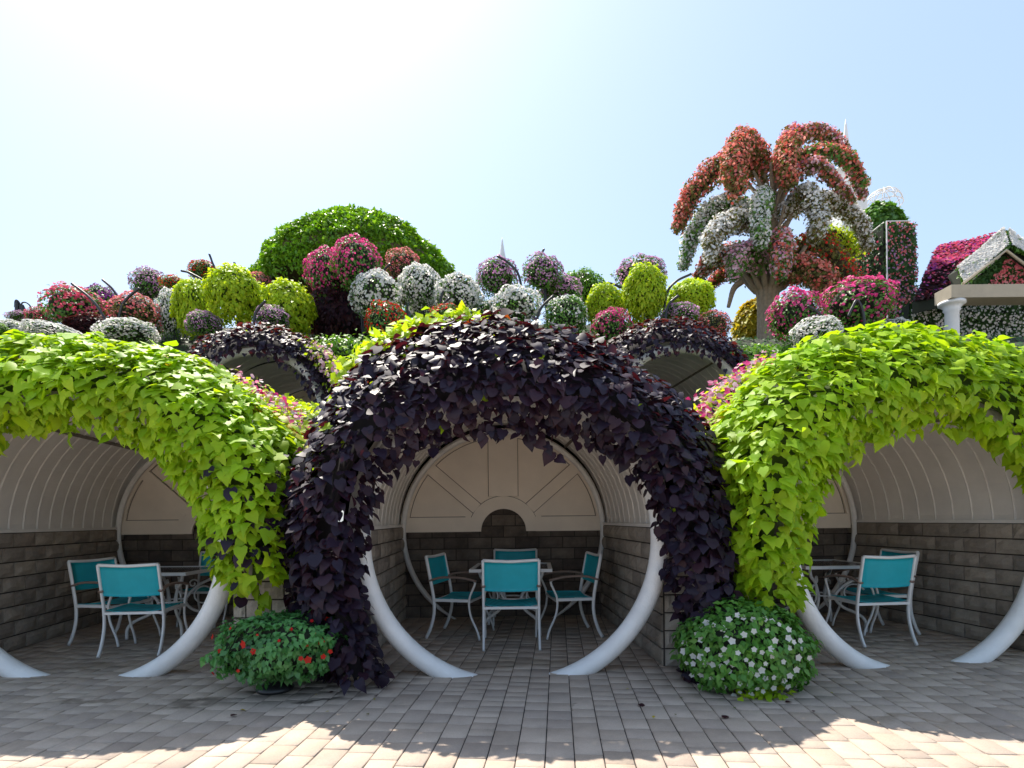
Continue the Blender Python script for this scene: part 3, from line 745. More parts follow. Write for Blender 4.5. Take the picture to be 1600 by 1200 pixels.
def face_flower(me, root, px, py, Y, size, c, rad):
    p_ = P(px, py, Y); n_ = nrm((p_ - c) / rad + np.array((0, -.8, .1)) + RNG.normal(0, .3, 3))[None]
    _, M = frames(p_[None], n_, RNG.normal(0, 1, (1, 3)), np.array([size])); M = M[0]
    use('flower', me, root, Matrix([list(M[k]) + [p_[k]] for k in range(3)] + [[0, 0, 0, 1]]))
def hit(px, py, c, rx, ry, rz, grow=1.04):
    "depth at which the line of sight through px, py meets the bush"
    o_ = np.array((0, 0, EYE)); d = P(px, py, 1.0) - o_; s = 1 / (np.array((rx, ry, rz)) * grow)
    a = ((d * s) ** 2).sum(); b = 2 * (d * s * (o_ - c) * s).sum(); q = (((o_ - c) * s) ** 2).sum() - 1; D = b * b - 4 * a * q
    return (-b - math.sqrt(D)) / (2 * a) if D > 0 else c[1] - .05
for px, py, s in ((332, 995, .05), (380, 1007, .065), (396, 1018, .05), (343, 1017, .04), (478, 1007, .045), (502, 1003, .055), (481, 1031, .06), (513, 968, .055), (333, 1052, .05), (505, 1026, .045),
               (516, 1018, .04), (470, 1029, .04), (360, 982, .03), (455, 983, .03), (487, 970, .03), (436, 1001, .025), (402, 992, .02), (492, 990, .025), (372, 1048, .03)):
    face_flower(bl[0], urn, px, py, hit(px, py, cc, .50, .38, .26), s, cc, np.array((.52, .4, .27)))
c2 = np.array((P(1162, 1020, 4.2)[0], 4.2, .30))
bush = empty('petunia_bush', (c2[0], 4.2, 0), 0, 'round green petunia bush covered in white flowers on the paving, right of the middle arch', 'plant')
leafy(bush, c2, .49, .40, .36, 5200, .06, leaf_mat('petunia_leaf', [(.08, .24, .035), (.12, .32, .05), (.17, .38, .06)], (1.3, 1.4, .6), .3, .45, .4), -.74, lump=.24, seed=9, depth=.22)
fl = 0; placed = []
while fl < 78:
    px, py = random.uniform(1062, 1266), random.uniform(955, 1090)
    if ((px - 1163) / 103) ** 2 + ((py - 1022) / 68) ** 2 > 1 or any((px - a) ** 2 + (py - b) ** 2 < 100 for a, b in placed): continue
    placed.append((px, py)); fl += 1
    face_flower(WB, bush, px, py, hit(px, py, c2, .49, .40, .36), random.uniform(.035, .062), c2, np.array((.52, .42, .40)))
q = P(1190, 1083, 3.95)
pos = q + RNG.normal(0, 1, (60, 3)) * (.09, .03, .02); pos[:, 2] = np.abs(pos[:, 2] - .03) + .02
Mx = frames(pos, RNG.normal(0, .4, pos.shape) + (0, -.6, .8), RNG.normal(0, .6, pos.shape) + (0, -.5, -.3), RNG.uniform(.05, .08, 60))
obj('lime_shoot', *merged(OVAL, *Mx), LIME, bush, kind='stuff')

# ---------------------------------------------------------------- beds, hedges
def bed(name, label, cat_, pts, rad, n_leaf, leafm, n_fl, flm, fs=.07, ls=.08, core=MAT_CORE, group=None):
    q = spline([P(*p_) for p_ in pts], 30); root = empty(name, (q[0][0], q[0][1], q[0][2] - rad), 0, label, cat_, group)
    MB().tube(q - np.array((0, 0, rad * .35)), rad * .8, 12).obj('inner_growth', core, root, True)
    def sc(n, dr):
        k = RNG.integers(0, 30, n); d = nrm(RNG.normal(0, 1, (n, 3))); d[:, 2] = np.abs(d[:, 2]); 
        p_ = q[k] + RNG.normal(0, .05, (n, 3)) + d * rad * dr * (1 + .25 * nz(q[k] + d, 3))[:, None] - (0, 0, rad * .35); return p_, d
    if n_leaf:
        p_, d = sc(n_leaf, .95); Mx = frames(p_, d + RNG.normal(0, .5, p_.shape) + (0, -.2, .3), d * .5 + RNG.normal(0, .5, p_.shape) + (0, 0, -.5), ls * RNG.uniform(.6, 1.2, n_leaf))
        obj('foliage', *merged(OVAL, *Mx), leafm, root, True, kind='stuff')
    for f_ in ([flm] if not isinstance(flm, (list, tuple)) else flm):
        if not n_fl: break
        p_, d = sc(n_fl, 1.05); Mx = frames(p_, d + RNG.normal(0, .4, p_.shape) + (0, -.5, .1), RNG.normal(0, 1, p_.shape), fs * RNG.uniform(.6, 1.2, n_fl))
        obj('blossom', *merged(BLOOMS, *Mx), f_, root, False, kind='stuff')
    return root
bed('petunia_bed', 'band of pink and white petunias running behind the left lime vine', 'flower bed', [(345, 596, 6.9), (400, 628, 6.4), (440, 655, 5.9), (488, 705, 5.3)], .19, 1200, LIME_SMALL, 420, [F_PALE, F_MAGENTA], .06)
bed('petunia_bed', 'band of bright magenta petunias between the middle purple arch and right lime vine', 'flower bed', [(1205, 572, 6.9), (1160, 602, 6.4), (1122, 632, 5.9), (1085, 680, 5.3)], .17, 900, LIME_SMALL, 520, [F_MAGENTA, F_PALE], .06)
bed('petunia_bed', 'thin pale pink strip of petunias beside the left upper purple arch', 'flower bed', [(492, 545, 8.35), (520, 575, 8.2), (545, 605, 7.8)], .13, 500, LIME_SMALL, 420, [F_PALE], .06)
bed('lime_planting', 'small lime green planting left of the middle purple arch, behind pink petunias', 'plant', [(440, 640, 7.0), (480, 655, 6.6), (510, 670, 6.0)], .2, 1300, LIME_SMALL, 0, F_PALE)
bed('lime_planting', 'yellow-green planting behind the left shoulder of the middle purple arch', 'plant', [(560, 590, 5.35), (610, 545, 5.4), (680, 520, 5.5), (745, 512, 5.6)], .17, 2200, LIME_SMALL, 0, F_PALE, ls=.11)
bed('hedge', 'low bright green hedge between the left upper arch and the red flower ball', 'hedge', [(480, 560, 9.0), (530, 552, 9.1), (590, 552, 9.1), (640, 548, 9.2)], .34, 3800, BRIGHT, 0, F_PALE, group='low green hedges on the terrace')
bed('hedge', 'low bright green hedge at the foot of the flowering tree', 'hedge', [(1140, 570, 9.6), (1180, 562, 9.7), (1225, 560, 9.8), (1262, 566, 9.8)], .30, 3000, BRIGHT, 0, F_PALE, group='low green hedges on the terrace')

# ---------------------------------------------------------------- flower balls
_ball = {}
def ball_mesh(kind):
    kk = (kind, random.randrange(3))
    if kk in _ball: return _ball[kk]
    lm, fm, nl, nf, fs, ls = {
        'pinkred': (GREEN, F_PINKRED, 1600, 1700, .10, .14), 'magenta': (GREEN, F_MAGENTA, 1600, 1700, .105, .14), 'salmon': (BROWNLEAF, F_SALMON, 1600, 1500, .095, .13),
        'mauve': (GREEN, F_MAUVE, 1700, 1600, .095, .13), 'violet': (GREEN, F_VIOLET, 1700, 1500, .095, .13), 'white': (GREEN, F_WHITE, 1500, 2400, .115, .12),
        'whitegreen': (GREEN, F_WHITE, 2600, 650, .10, .14), 'red': (GREEN, F_RED, 1900, 1100, .105, .14), 'lime': (LIME_SMALL, None, 4200, 0, 0, .17),
        'green': (BRIGHT, None, 3600, 0, 0, .13), 'dark': (MAROON, None, 3400, 0, 0, .16)}[kind]
    out = []
    sd_ = len(_ball) * 3.1
    pos, nn = dome_points(nl, 1, 1, 1, -.93, .24, sd_); m = len(pos); pos = pos * (1 - .16 * RNG.random(m) ** 1.5)[:, None]
    pos = pos * (1 + .10 * (RNG.random((m, 1)) > .93)); lowp_ = pos[:, 2] < -.45; pos[:, 2] -= lowp_ * RNG.random(m) ** 3 * .35
    Mx = frames(pos, nn + RNG.normal(0, .45, pos.shape) + (0, 0, .4), nn * .5 + (0, 0, -.9) + RNG.normal(0, .4, pos.shape), ls * RNG.uniform(.6, 1.25, m))
    out.append(('foliage', mesh('foliage', *merged(OVAL, *Mx), lm, True)))
    if fm:
        pos, nn = dome_points(nf, 1.03, 1.03, 1.03, -.85, .24, sd_); m = len(pos)
        kp = (nz(pos + sd_, 1.7) + RNG.normal(0, .12, m) > -.3) & (RNG.random(m) < .8 + .5 * pos[:, 2]); pos, nn = pos[kp], nn[kp]; m = len(pos)
        Mx = frames(pos, nn + RNG.normal(0, .4, pos.shape), RNG.normal(0, 1, pos.shape), fs * RNG.uniform(.45, 1.35, m))
        out.append(('blossom', mesh('blossom', *merged(BLOOMS, *Mx), fm)))
    V, F = [], []
    for i in range(11):
        a = math.pi * (.02 + .93 * i / 10)
        for b in range(16): V.append((.80 * math.sin(a) * math.cos(b * math.pi / 8), .80 * math.sin(a) * math.sin(b * math.pi / 8), .80 * math.cos(a)))
    for i in range(10):
        for b in range(16): F.append((i * 16 + b, (i + 1) * 16 + b, (i + 1) * 16 + (b + 1) % 16, i * 16 + (b + 1) % 16))
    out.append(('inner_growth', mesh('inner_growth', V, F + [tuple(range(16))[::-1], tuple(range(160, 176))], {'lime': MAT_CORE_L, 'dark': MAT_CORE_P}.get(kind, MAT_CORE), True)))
    _ball[kk] = out; return out
def ball(px, py, hw, hh, kind, Y, label):
    c = P(px, py, Y); rx, rz = hw / FPX * Y, hh / FPX * Y
    zg = h_up(c[0], Y) if Y > 8.7 else 2.8
    gname = {'lime': 'lime green leaf balls on the terrace', 'dark': 'dark leaf balls', 'green': 'green leaf balls'}.get(kind, 'flower balls on poles along the terrace')
    root = empty('leaf_ball' if kind in ('lime', 'green', 'dark') else 'flower_ball', (c[0], c[1], zg), 0, label, 'topiary' if kind in ('lime', 'green', 'dark') else 'flower basket', gname)
    M = Matrix.Translation(c) @ Matrix.Rotation(random.uniform(-.16, .16), 4, 'Y') @ Matrix.Rotation(random.uniform(0, 6.28), 4, 'Z')
    for nm, me in ball_mesh(kind):
        o = use(nm, me, root, M @ Matrix.Diagonal((rx, rx * .95, rz, 1)))
        if nm != 'inner_growth': o['kind'] = 'stuff'
    if c[2] - rz * .7 > zg:
        MB().tube([(c[0] + .12, c[1], zg - .1), (c[0] + .03, c[1], c[2] - rz * .6)], .025, 8).obj('pole', DARKMETAL, root)
BALLS = [
 (118, 483, 41, 33, 'pinkred', 10.2, 'large round ball of pink-red flowers under the long slanting dark pole at far left'),
 (61, 498, 18, 18, 'pinkred', 10.9, 'small pink-red flower ball just left of the large pink-red one'),
 (160, 472, 25, 26, 'violet', 11.4, 'purple-violet flower ball between the two pink balls at left'),
 (213, 490, 37, 28, 'salmon', 10.2, 'salmon pink flower ball, second big one from the left'),
 (200, 520, 40, 17, 'white', 8.9, 'low white flower ball directly above the crest of the left lime vine'),
 (82, 520, 37, 14, 'white', 8.9, 'flat white flower ball below the large pink-red one at far left'),
 (20, 516, 26, 13, 'white', 9.6, 'white flower ball at the left edge below the small lamps'),
 (35, 497, 20, 9, 'mauve', 12.5, 'small dull brownish flower mound beneath the lamps at far left'),
 (-2, 518, 16, 12, 'green', 9.0, 'green leaf clump cut by the left edge of the picture'),
 (234, 446, 27, 26, 'mauve', 12.0, 'dusky mauve flower ball left of the small red ones'),
 (272, 446, 20, 14, 'red', 11.5, 'small flat red flower ball between the mauve ball and the lime balls'),
 (268, 490, 23, 36, 'white', 10.6, 'tall white flower ball squeezed left of the lime green balls'),
 (317, 424, 21, 15, 'red', 11.8, 'small red flower ball peeking over the left lime green ball'),
 (302, 477, 30, 40, 'lime', 10.3, 'left one of the three lime green balls above the left upper arch'),
 (367, 457, 40, 40, 'lime', 9.9, 'biggest, middle lime green ball of the three above the left upper arch'),
 (450, 481, 39, 41, 'lime', 10.1, 'right one of the three lime green balls, by the green domed arbour'),
 (318, 506, 26, 18, 'mauve', 9.6, 'pale mauve flower ball resting on the left of the upper left purple arch'),
 (425, 498, 26, 18, 'mauve', 9.5, 'pale mauve flower ball resting on the right of the upper left purple arch'),
 (405, 444, 20, 16, 'salmon', 12.4, 'small salmon flower ball in the gap between two lime green balls'),
 (512, 430, 32, 38, 'magenta', 10.7, 'magenta flower ball partly behind the taller magenta one'),
 (558, 411, 37, 36, 'magenta', 10.3, 'tallest magenta flower ball in front of the green domed arbour'),
 (530, 492, 46, 52, 'dark', 10.9, 'dark maroon leaf ball under the magenta flower balls'),
 (630, 418, 28, 26, 'salmon', 11.5, 'salmon pink flower ball behind the white ones below the green arbour'),
 (588, 463, 37, 34, 'white', 9.9, 'big white flower ball right of the magenta balls'),
 (655, 446, 30, 31, 'white', 10.2, 'upright white flower ball, middle of the three big white ones'),
 (662, 482, 22, 16, 'white', 10.4, 'small white flower ball tucked under the upright white one'),
 (603, 505, 32, 31, 'red', 9.3, 'bright red flower ball above the hedge, left of the middle arch crest'),
 (716, 462, 35, 29, 'white', 9.9, 'white flower ball left of the mauve pair'),
 (700, 496, 30, 17, 'red', 9.4, 'low red flower ball just over the crest of the middle purple arch'),
 (777, 433, 31, 29, 'mauve', 10.2, 'left mauve flower ball of the pair under the white spire'),
 (848, 427, 31, 28, 'mauve', 10.4, 'right, higher mauve flower ball of the pair above the middle arch'),
 (876, 457, 32, 25, 'mauve', 10.8, 'dull mauve flower ball behind the green and white one'),
 (806, 481, 38, 30, 'white', 9.6, 'wide white flower ball above the middle of the purple arch'),
 (762, 492, 26, 20, 'whitegreen', 9.9, 'small greenish white flower ball left of the wide white one'),
 (885, 495, 34, 31, 'whitegreen', 9.3, 'green ball speckled with small white flowers right of the wide white one'),
 (1000, 428, 40, 22, 'mauve', 11.9, 'dusky mauve flower ball behind the tall lime green ball on the right'),
 (1007, 456, 34, 41, 'lime', 9.9, 'tall lime green ball above the right upper purple arch'),
 (945, 477, 31, 31, 'lime', 10.4, 'lime green ball left of and lower than the tall one'),
 (1077, 470, 38, 31, 'lime', 10.2, 'lime green ball nearest to the flowering tree'),
 (955, 511, 31, 25, 'magenta', 9.2, 'pink flower ball on the left flank of the right upper purple arch'),
 (1062, 493, 29, 18, 'mauve', 9.5, 'low mauve flower ball on top of the right upper purple arch'),
 (1112, 511, 29, 22, 'salmon', 9.6, 'dull pink flower ball on the right flank of the right upper purple arch'),
 (1241, 493, 38, 35, 'magenta', 9.7, 'pink flower ball in front of the flowering tree trunk'),
 (1341, 476, 51, 38, 'magenta', 9.7, 'largest magenta flower ball, right of the tree and above the right lime vine'),
 (1275, 521, 36, 22, 'white', 8.9, 'white flower ball between the two magenta ones at right'),
 (908, 452, 37, 28, 'green', 12.6, 'smooth green leaf mound behind the mauve balls'),
 (1395, 512, 22, 12, 'white', 9.4, 'small white flower clump at the foot of the largest magenta ball'),
 (700, 478, 20, 20, 'dark', 10.9, 'dark maroon leaf ball between two white flower balls'),
 (150, 512, 40, 16, 'dark', 10.0, 'dark leaf mound between the large pink-red ball and the salmon ball'),
]
for b in BALLS: ball(*b)
for pts, Y, lb in (
    ([(112, 443), (140, 465), (158, 488), (168, 515)], 9.6, 'long slanting dark pole across the large pink-red flower ball'),
    ([(160, 437), (176, 452), (188, 475), (195, 505)], 10.8, 'dark slanting pole rising from the purple-violet flower ball'),
    ([(218, 450), (200, 465), (190, 480), (185, 510)], 9.7, 'dark curved pole beside the salmon flower ball at left'),
    ([(283, 423), (300, 428), (330, 450), (345, 500)], 11.2, 'dark pole tip left of the small red flower ball'),
    ([(327, 397), (331, 408), (337, 430), (340, 500)], 11.4, 'dark upright pole tip above the small red flower ball'),
    ([(366, 410), (370, 422), (374, 440), (376, 520)], 10.8, 'dark pole tip on top of the biggest lime green ball'),
    ([(415, 470), (404, 482), (398, 495), (396, 520)], 9.2, 'short dark pole between two lime green balls'),
    ([(610, 412), (598, 425), (592, 445), (590, 500)], 10.9, 'dark curved pole between the magenta ball and the salmon ball'),
    ([(722, 432), (705, 440), (690, 462), (684, 510)], 9.6, 'dark curved pole between the two upper white balls'),
    ([(703, 465), (688, 480), (680, 495), (676, 515)], 9.3, 'short dark pole above the low red flower ball'),
    ([(777, 400), (797, 413), (812, 435), (820, 500)], 9.9, 'dark curved pole across the left mauve flower ball'),
    ([(850, 389), (846, 398), (842, 420), (840, 500)], 10.9, 'dark pole tip above the right mauve flower ball'),
    ([(865, 462), (848, 478), (840, 495), (836, 525)], 9.2, 'dark curved pole left of the green and white ball'),
    ([(948, 441), (965, 447), (980, 460), (985, 520)], 10.6, 'dark pole left of the tall lime green ball'),
    ([(1080, 428), (1056, 440), (1042, 460), (1036, 510)], 9.8, 'dark arching pole between the tall lime ball and the one by the tree'),
    ([(1060, 462), (1048, 472), (1042, 485), (1040, 510)], 9.3, 'short dark pole over the low mauve flower ball'),
    ([(1262, 478), (1278, 488), (1290, 505), (1296, 535)], 9.1, 'pale-lit slanting pole between the two magenta balls at right'),
    ([(1325, 495), (1332, 480), (1340, 470), (1350, 500)], 9.1, 'thin arched pole in front of the largest magenta ball')):
    q = [P(x, y, Y) for x, y in pts]; zb = min(q[-1][2] - .1, h_up(q[-1][0], Y) - .1); q.append(np.array((q[-1][0], Y, zb)))
    s_ = spline(q, 24); V, F = tube(s_, .022, 8); o = obj('basket_pole', V, F, DARKMETAL, None, True); tag(o, lb, 'pole', 'dark poles of the hanging baskets')

# ---------------------------------------------------------------- domed arbour
YA = 14.0; a0 = P(555, 437, YA); top = P(560, 341, YA); RX = 151 / FPX * YA; RZ = top[2] - a0[2]
arb = empty('vine_arbour', (a0[0], YA, h_up(a0[0], YA)), 0, 'large dome-shaped arbour of bright green vine behind the magenta flower balls', 'arbour')
pos, nn = dome_points(30000, 1, 1, 1, -.12, .10, 5); pos = pos[pos[:, 2] > -.12]; nn = nn[:len(pos)]
sc = np.array((RX, RX * .8, RZ)); m = len(pos); pos[:, 2] = np.where(pos[:, 2] > 0, np.abs(pos[:, 2]) ** 1.45, pos[:, 2])
sag = np.where(pos[:, 2] < .15, -RNG.random(m) ** 2 * .55, 0)
Mx = frames(pos * sc * (1 - .05 * RNG.random(m))[:, None] + (a0[0], YA, a0[2]) + np.stack([0 * sag, 0 * sag, sag], 1), nn + RNG.normal(0, .45, pos.shape) + (0, 0, .4), nn * .4 + (0, 0, -.8) + RNG.normal(0, .4, pos.shape), RNG.uniform(.07, .135, m))
obj('foliage', *merged(OVAL, *Mx), BRIGHT, arb, True, kind='stuff')
V, F = [], []
for lay, kk in ((0, .95), (1, .88)):
    for i in range(10):
        a = math.pi / 2 * i / 9.3
        for b in range(32): V.append(np.array((math.cos(b * math.pi / 16) * math.cos(a), math.sin(b * math.pi / 16) * math.cos(a), math.sin(a) ** 1.45)) * sc * kk + (a0[0], YA, a0[2]))
for lay in (0, 1):
    for i in range(9):
        for b in range(32):
            f = (lay * 320 + i * 32 + b, lay * 320 + i * 32 + (b + 1) % 32, lay * 320 + (i + 1) * 32 + (b + 1) % 32, lay * 320 + (i + 1) * 32 + b); F.append(f if lay == 0 else f[::-1])
for b in range(32): F.append((b, 320 + b, 320 + (b + 1) % 32, (b + 1) % 32))
obj('dome_shell', V, F, plain('dry_stems', (.16, .12, .07), .95, var=.6, scale=9), arb, True)
for k in range(8):
    a = k * math.pi / 4; x, y = a0[0] + math.cos(a) * RX * .9, YA + math.sin(a) * RX * .72
    MB().tube([(x, y, h_up(x, y) - .1), (x, y, a0[2] + .25)], .06, 8).obj('post', DARKMETAL, arb)

# ---------------------------------------------------------------- flowering tree
YT = 15.5
tb = P(1200, 520, YT); tree = empty('flowering_tree', (tb[0], YT, h_up(tb[0], YT)), 0, 'tall tree of arching arms dressed in coral, white and pink flowers, right of the arches', 'tree')
mb = MB(); zt = h_up(tb[0], YT) - .1
ARMS = [ # points px,py,dY ; radius px ; flower mat ; leaf mat ; n
 ([(1203, 300, 0), (1175, 262, 0), (1125, 262, 0), (1078, 310, 0), (1060, 355, 0)], (12, 20, 26, 20, 10), [F_CORAL], BROWNLEAF),
 ([(1203, 300, 0), (1185, 240, -.3), (1158, 225, -.8), (1146, 262, -1.2), (1152, 296, -1.3)], (10, 16, 24, 24, 16), [F_CORAL], BROWNLEAF),
 ([(1205, 300, 0), (1218, 245, 0), (1236, 212, .3), (1250, 215, .8)], (10, 12, 16, 10), [F_CORAL, F_MAUVE], BROWNLEAF),
 ([(1207, 300, 0), (1225, 235, -.4), (1236, 225, -.9), (1228, 262, -1.2), (1234, 288, -1.2)], (8, 12, 17, 17, 12), [F_CORAL], BROWNLEAF),
 ([(1208, 300, 0), (1240, 222, .2), (1275, 207, .2), (1308, 226, .2), (1330, 262, .2), (1348, 305, .2)], (8, 12, 14, 13, 10, 6), [F_CORAL, F_PALE], BROWNLEAF),
 ([(1208, 300, 0), (1245, 250, -.5), (1285, 240, -.6), (1325, 250, -.6), (1348, 285, -.6)], (6, 13, 14, 13, 8), [F_CORAL], GREEN),
 ([(1208, 305, 0), (1245, 270, -.8), (1280, 262, -1), (1305, 285, -1.1), (1330, 310, -1.1)], (8, 13, 13, 9, 5), [F_CORAL, F_PALE], BROWNLEAF),
 ([(1200, 365, 0), (1165, 328, .2), (1120, 325, .2), (1085, 365, .2), (1068, 415, .2)], (12, 18, 20, 18, 8), [F_WHITE, F_WHITE], GREEN),
 ([(1200, 365, 0), (1155, 345, -.8), (1118, 365, -1.2), (1110, 405, -1.3)], (10, 20, 17, 9), [F_WHITE, F_WHITE], BROWNLEAF),
 ([(1203, 350, 0), (1195, 310, -.6), (1188, 318, -1.2), (1188, 350, -1.4), (1190, 382, -1.4)], (10, 16, 16, 15, 10), [F_WHITE, F_WHITE], GREEN),
 ([(1205, 365, 0), (1240, 318, -.4), (1262, 305, -.9), (1280, 345, -1.2), (1272, 372, -1.2)], (10, 16, 17, 16, 10), [F_WHITE, F_WHITE], BROWNLEAF),
 ([(1208, 365, 0), (1262, 315, .2), (1305, 320, .3), (1340, 345, .3), (1358, 385, .3)], (8, 16, 17, 15, 8), [F_WHITE, F_WHITE], BROWNLEAF),
 ([(1195, 440, 0), (1160, 402, .2), (1118, 405, .2), (1092, 432, .2)], (14, 20, 20, 10), [F_CORAL, F_WHITE], BROWNLEAF),
 ([(1197, 440, 0), (1172, 398, -.8), (1152, 405, -1.1), (1148, 430, -1.2)], (14, 20, 18, 9), [F_PALE], GREEN),
 ([(1202, 430, 0), (1215, 378, -.8), (1222, 385, -1.2), (1221, 410, -1.4), (1219, 430, -1.4)], (12, 17, 18, 17, 9), [F_PALE, F_CORAL], GREEN),
 ([(1205, 440, 0), (1248, 390, 0), (1290, 392, -.2), (1325, 440, -.2), (1335, 475, -.2)], (14, 26, 26, 24, 12), [F_RED], BROWNLEAF),
 ([(1205, 430, .3), (1260, 380, .6), (1305, 368, .6), (1335, 395, .6)], (10, 16, 20, 14), [], LIME_SMALL),
 ([(1208, 440, 0), (1250, 420, -.8), (1285, 440, -1.0), (1300, 478, -1.1)], (14, 24, 24, 12), [F_CORAL], BROWNLEAF),
 ([(1205, 410, .4), (1190, 395, .8), (1170, 400, 1.0)], (20, 22, 14), [], BROWNLEAF),
 ([(1205, 440, .5), (1270, 430, .9), (1320, 450, 1.0), (1345, 490, 1.0)], (14, 22, 24, 14), [F_RED], BROWNLEAF),
 ([(1200, 445, .3), (1140, 425, .8), (1105, 450, 1.0)], (12, 16, 8), [F_CORAL], BROWNLEAF),
]
up = P(1208, 300, YT); midp = P(1204, 365, YT); lowp = P(1202, 440, YT); rot = 0
for k in range(14):   # fluted trunk of bundled stems
    a = 2 * math.pi * k / 14; ca, sa = math.cos(a), math.sin(a)
    base = np.array((tb[0] + .25 * ca, YT + .25 * sa, zt)); m1 = np.array((tb[0] + .20 * ca, YT + .20 * sa, P(1200, 470, YT)[2]))
    m2 = lowp - (0, 0, .1) + np.array((.46 * ca, .42 * sa, 0)); m3 = lowp + np.array((1.0 * ca, 1.0 * sa, .62))
    mb.tube(spline([base, m1, m2, m3], 14), [.10, .085, .08, .05], 8)
mb.tube(spline([(tb[0], YT, zt), P(1201, 450, YT), P(1205, 380, YT), up], 16), [.24, .19, .15, .10], 12)
for k in range(9):
    a = 2 * math.pi * k / 9; ca, sa = math.cos(a), math.sin(a)
    for c_, l in ((midp, .6), (up, .7)): mb.tube(spline([c_ - (0, 0, 1.0), c_ + (.2 * ca, .2 * sa, -.3), c_ + (l * ca, l * sa, .45)], 10), [.09, .07, .03], 6)
mb.obj('trunk', TRUNK, tree, True)
for pts, rad, fms, lm in ARMS:
    q = spline([P(x, y, YT + dy) for x, y, dy in pts], 28); rr = np.interp(np.linspace(0, 1, 28), np.linspace(0, 1, len(rad)), rad) / FPX * YT * .84
    V, F = tube(q - np.stack([0 * rr, 0 * rr, rr * .35], 1), np.clip(rr * .28, .04, .12), 8); br = obj('branch', V, F, TRUNK, tree, True)
    kcore = tube(q[5:], rr[5:] * .52, 10); obj('inner_growth', *kcore, plain('arm_core', (.05, .04, .02), .95) if not bpy.data.materials.get('arm_core') else bpy.data.materials['arm_core'], br, True)
    def sc_(n, k_, bias):
        i = RNG.integers(4, 28, n); d = nrm(RNG.normal(0, 1, (n, 3)) + np.array((0, 0, bias))); p_ = q[i] + RNG.normal(0, .03, (n, 3)) + d * (rr[i] * k_ * (1 + .35 * nz(q[i] * 1.0 + d * .6, 2.4)))[:, None]; return p_, d
    ln = sum(np.linalg.norm(np.diff(q, axis=0), axis=1)); A = int(ln * rr.mean() * 2300)
    p_, d = sc_(int(A * 1.1), .92, .15); Mx = frames(p_, d + RNG.normal(0, .6, p_.shape), d * .4 + RNG.normal(0, .6, p_.shape) + (0, 0, -.5), RNG.uniform(.06, .12, len(p_)))
    obj('foliage', *merged(OVAL, *Mx), lm, br, True, kind='stuff')
    for f_ in fms:
        n = int(A * (.95 if len(fms) == 1 else .7) * (.35 if f_ is F_RED else 1)); p_, d = sc_(n, 1.0, .75)
        Mx = frames(p_, d + RNG.normal(0, .4, p_.shape) + (0, -.3, .1), RNG.normal(0, 1, p_.shape), RNG.uniform(.05, .095, n)); obj('blossom', *merged(BLOOMS, *Mx), f_, br, kind='stuff')
MB().tube(spline([P(1158, 440, YT), P(1146, 452, YT), P(1138, 480, YT)], 10), [.10, .08, .05], 8).obj('branch', TRUNK, tree, True)

# ---------------------------------------------------------------- far things: domes, spires, tower, house
def lathe(c, prof, n=20):
    V, F = [], []
    for r_, z in prof:
        for k in range(n): V.append((c[0] + r_ * math.cos(2 * math.pi * k / n), c[1] + r_ * math.sin(2 * math.pi * k / n), z))
    for i in range(len(prof) - 1):
        for k in range(n): F.append((i * n + k, i * n + (k + 1) % n, (i + 1) * n + (k + 1) % n, (i + 1) * n + k))
    F += [tuple(range(n))[::-1], tuple((len(prof) - 1) * n + k for k in range(n))]; return V, F
def spire(px, y0, y1, w0, Y, label, extra=None):
    t_, b_ = P(px, y0, Y), P(px, y1, Y); k = Y / FPX; h = t_[2] - b_[2]
    zb = h_up(b_[0], min(Y, 39)) - .2; r = w0 / 2 * k
    prof = [(r * 1.0, zb), (r * 1.0, b_[2] - .25 * h), (r * 1.25, b_[2] - .22 * h), (r * 1.25, b_[2] - .12 * h), (r * 1.0, b_[2]), (r * .7, b_[2] + .22 * h), (r * .42, b_[2] + .5 * h), (r * .16, b_[2] + .85 * h), (.005, t_[2])]
    V, F = lathe((b_[0], Y), prof); root = empty('white_spire', (b_[0], Y, zb), 0, label, 'spire', 'white spires far behind the garden')
    obj('spire_body', V, F, COLW, root, True)
    V, F = lathe((b_[0], Y), [(r * 1.45, b_[2] - .19 * h), (r * 1.5, b_[2] - .17 * h), (r * 1.45, b_[2] - .15 * h)]); obj('collar', V, F, COLW, root, True)
spire(785, 371, 410, 15, 24, 'white pointed spire behind the left mauve flower ball')
spire(671, 371, 398, 12, 26, 'slim white spire tip over the right shoulder of the green arbour')
spire(1322, 186, 252, 20, 22, 'tallest white spire behind the top of the flowering tree')
spire(745, 420, 440, 8, 26, 'smallest white spire tip between the white and mauve flower balls')
def dome(px, py, hw, hh, Y, mat, label, name='green_dome', nl=3500, cat_='topiary', ls=.2):
    c = P(px, py + hh, Y); rx, rz = hw / FPX * Y, 2 * hh / FPX * Y
    root = empty(name, (c[0], Y, h_up(c[0], min(Y, 39))), 0, label, cat_)
    leafy(root, c, rx, rx, rz, nl, ls, mat, -.05, seed=px * .1, lump=.05, depth=.06)
    MB().tube([(c[0], Y, h_up(c[0], min(Y, 39)) - .2), (c[0], Y, c[2] + .1)], rx * .75, 16).obj('stem', SOIL, root)
dome(1372, 348, 36, 27, 19, GREEN, 'rounded dark green dome behind the flower-covered tower')
dome(1185, 500, 36, 34, 17, YELLOW, 'yellow leafed mound with orange patch left of the tree trunk', 'yellow_mound', 3000)
c = P(1195, 520, 16.6); r = empty('orange_planting', c, 0, 'small orange leafed planting in front of the yellow mound', 'plant'); leafy(r, c, .35, .3, .55, 500, .14, ORANGE, -.1, core=MAT_CORE, tpl=OVAL)
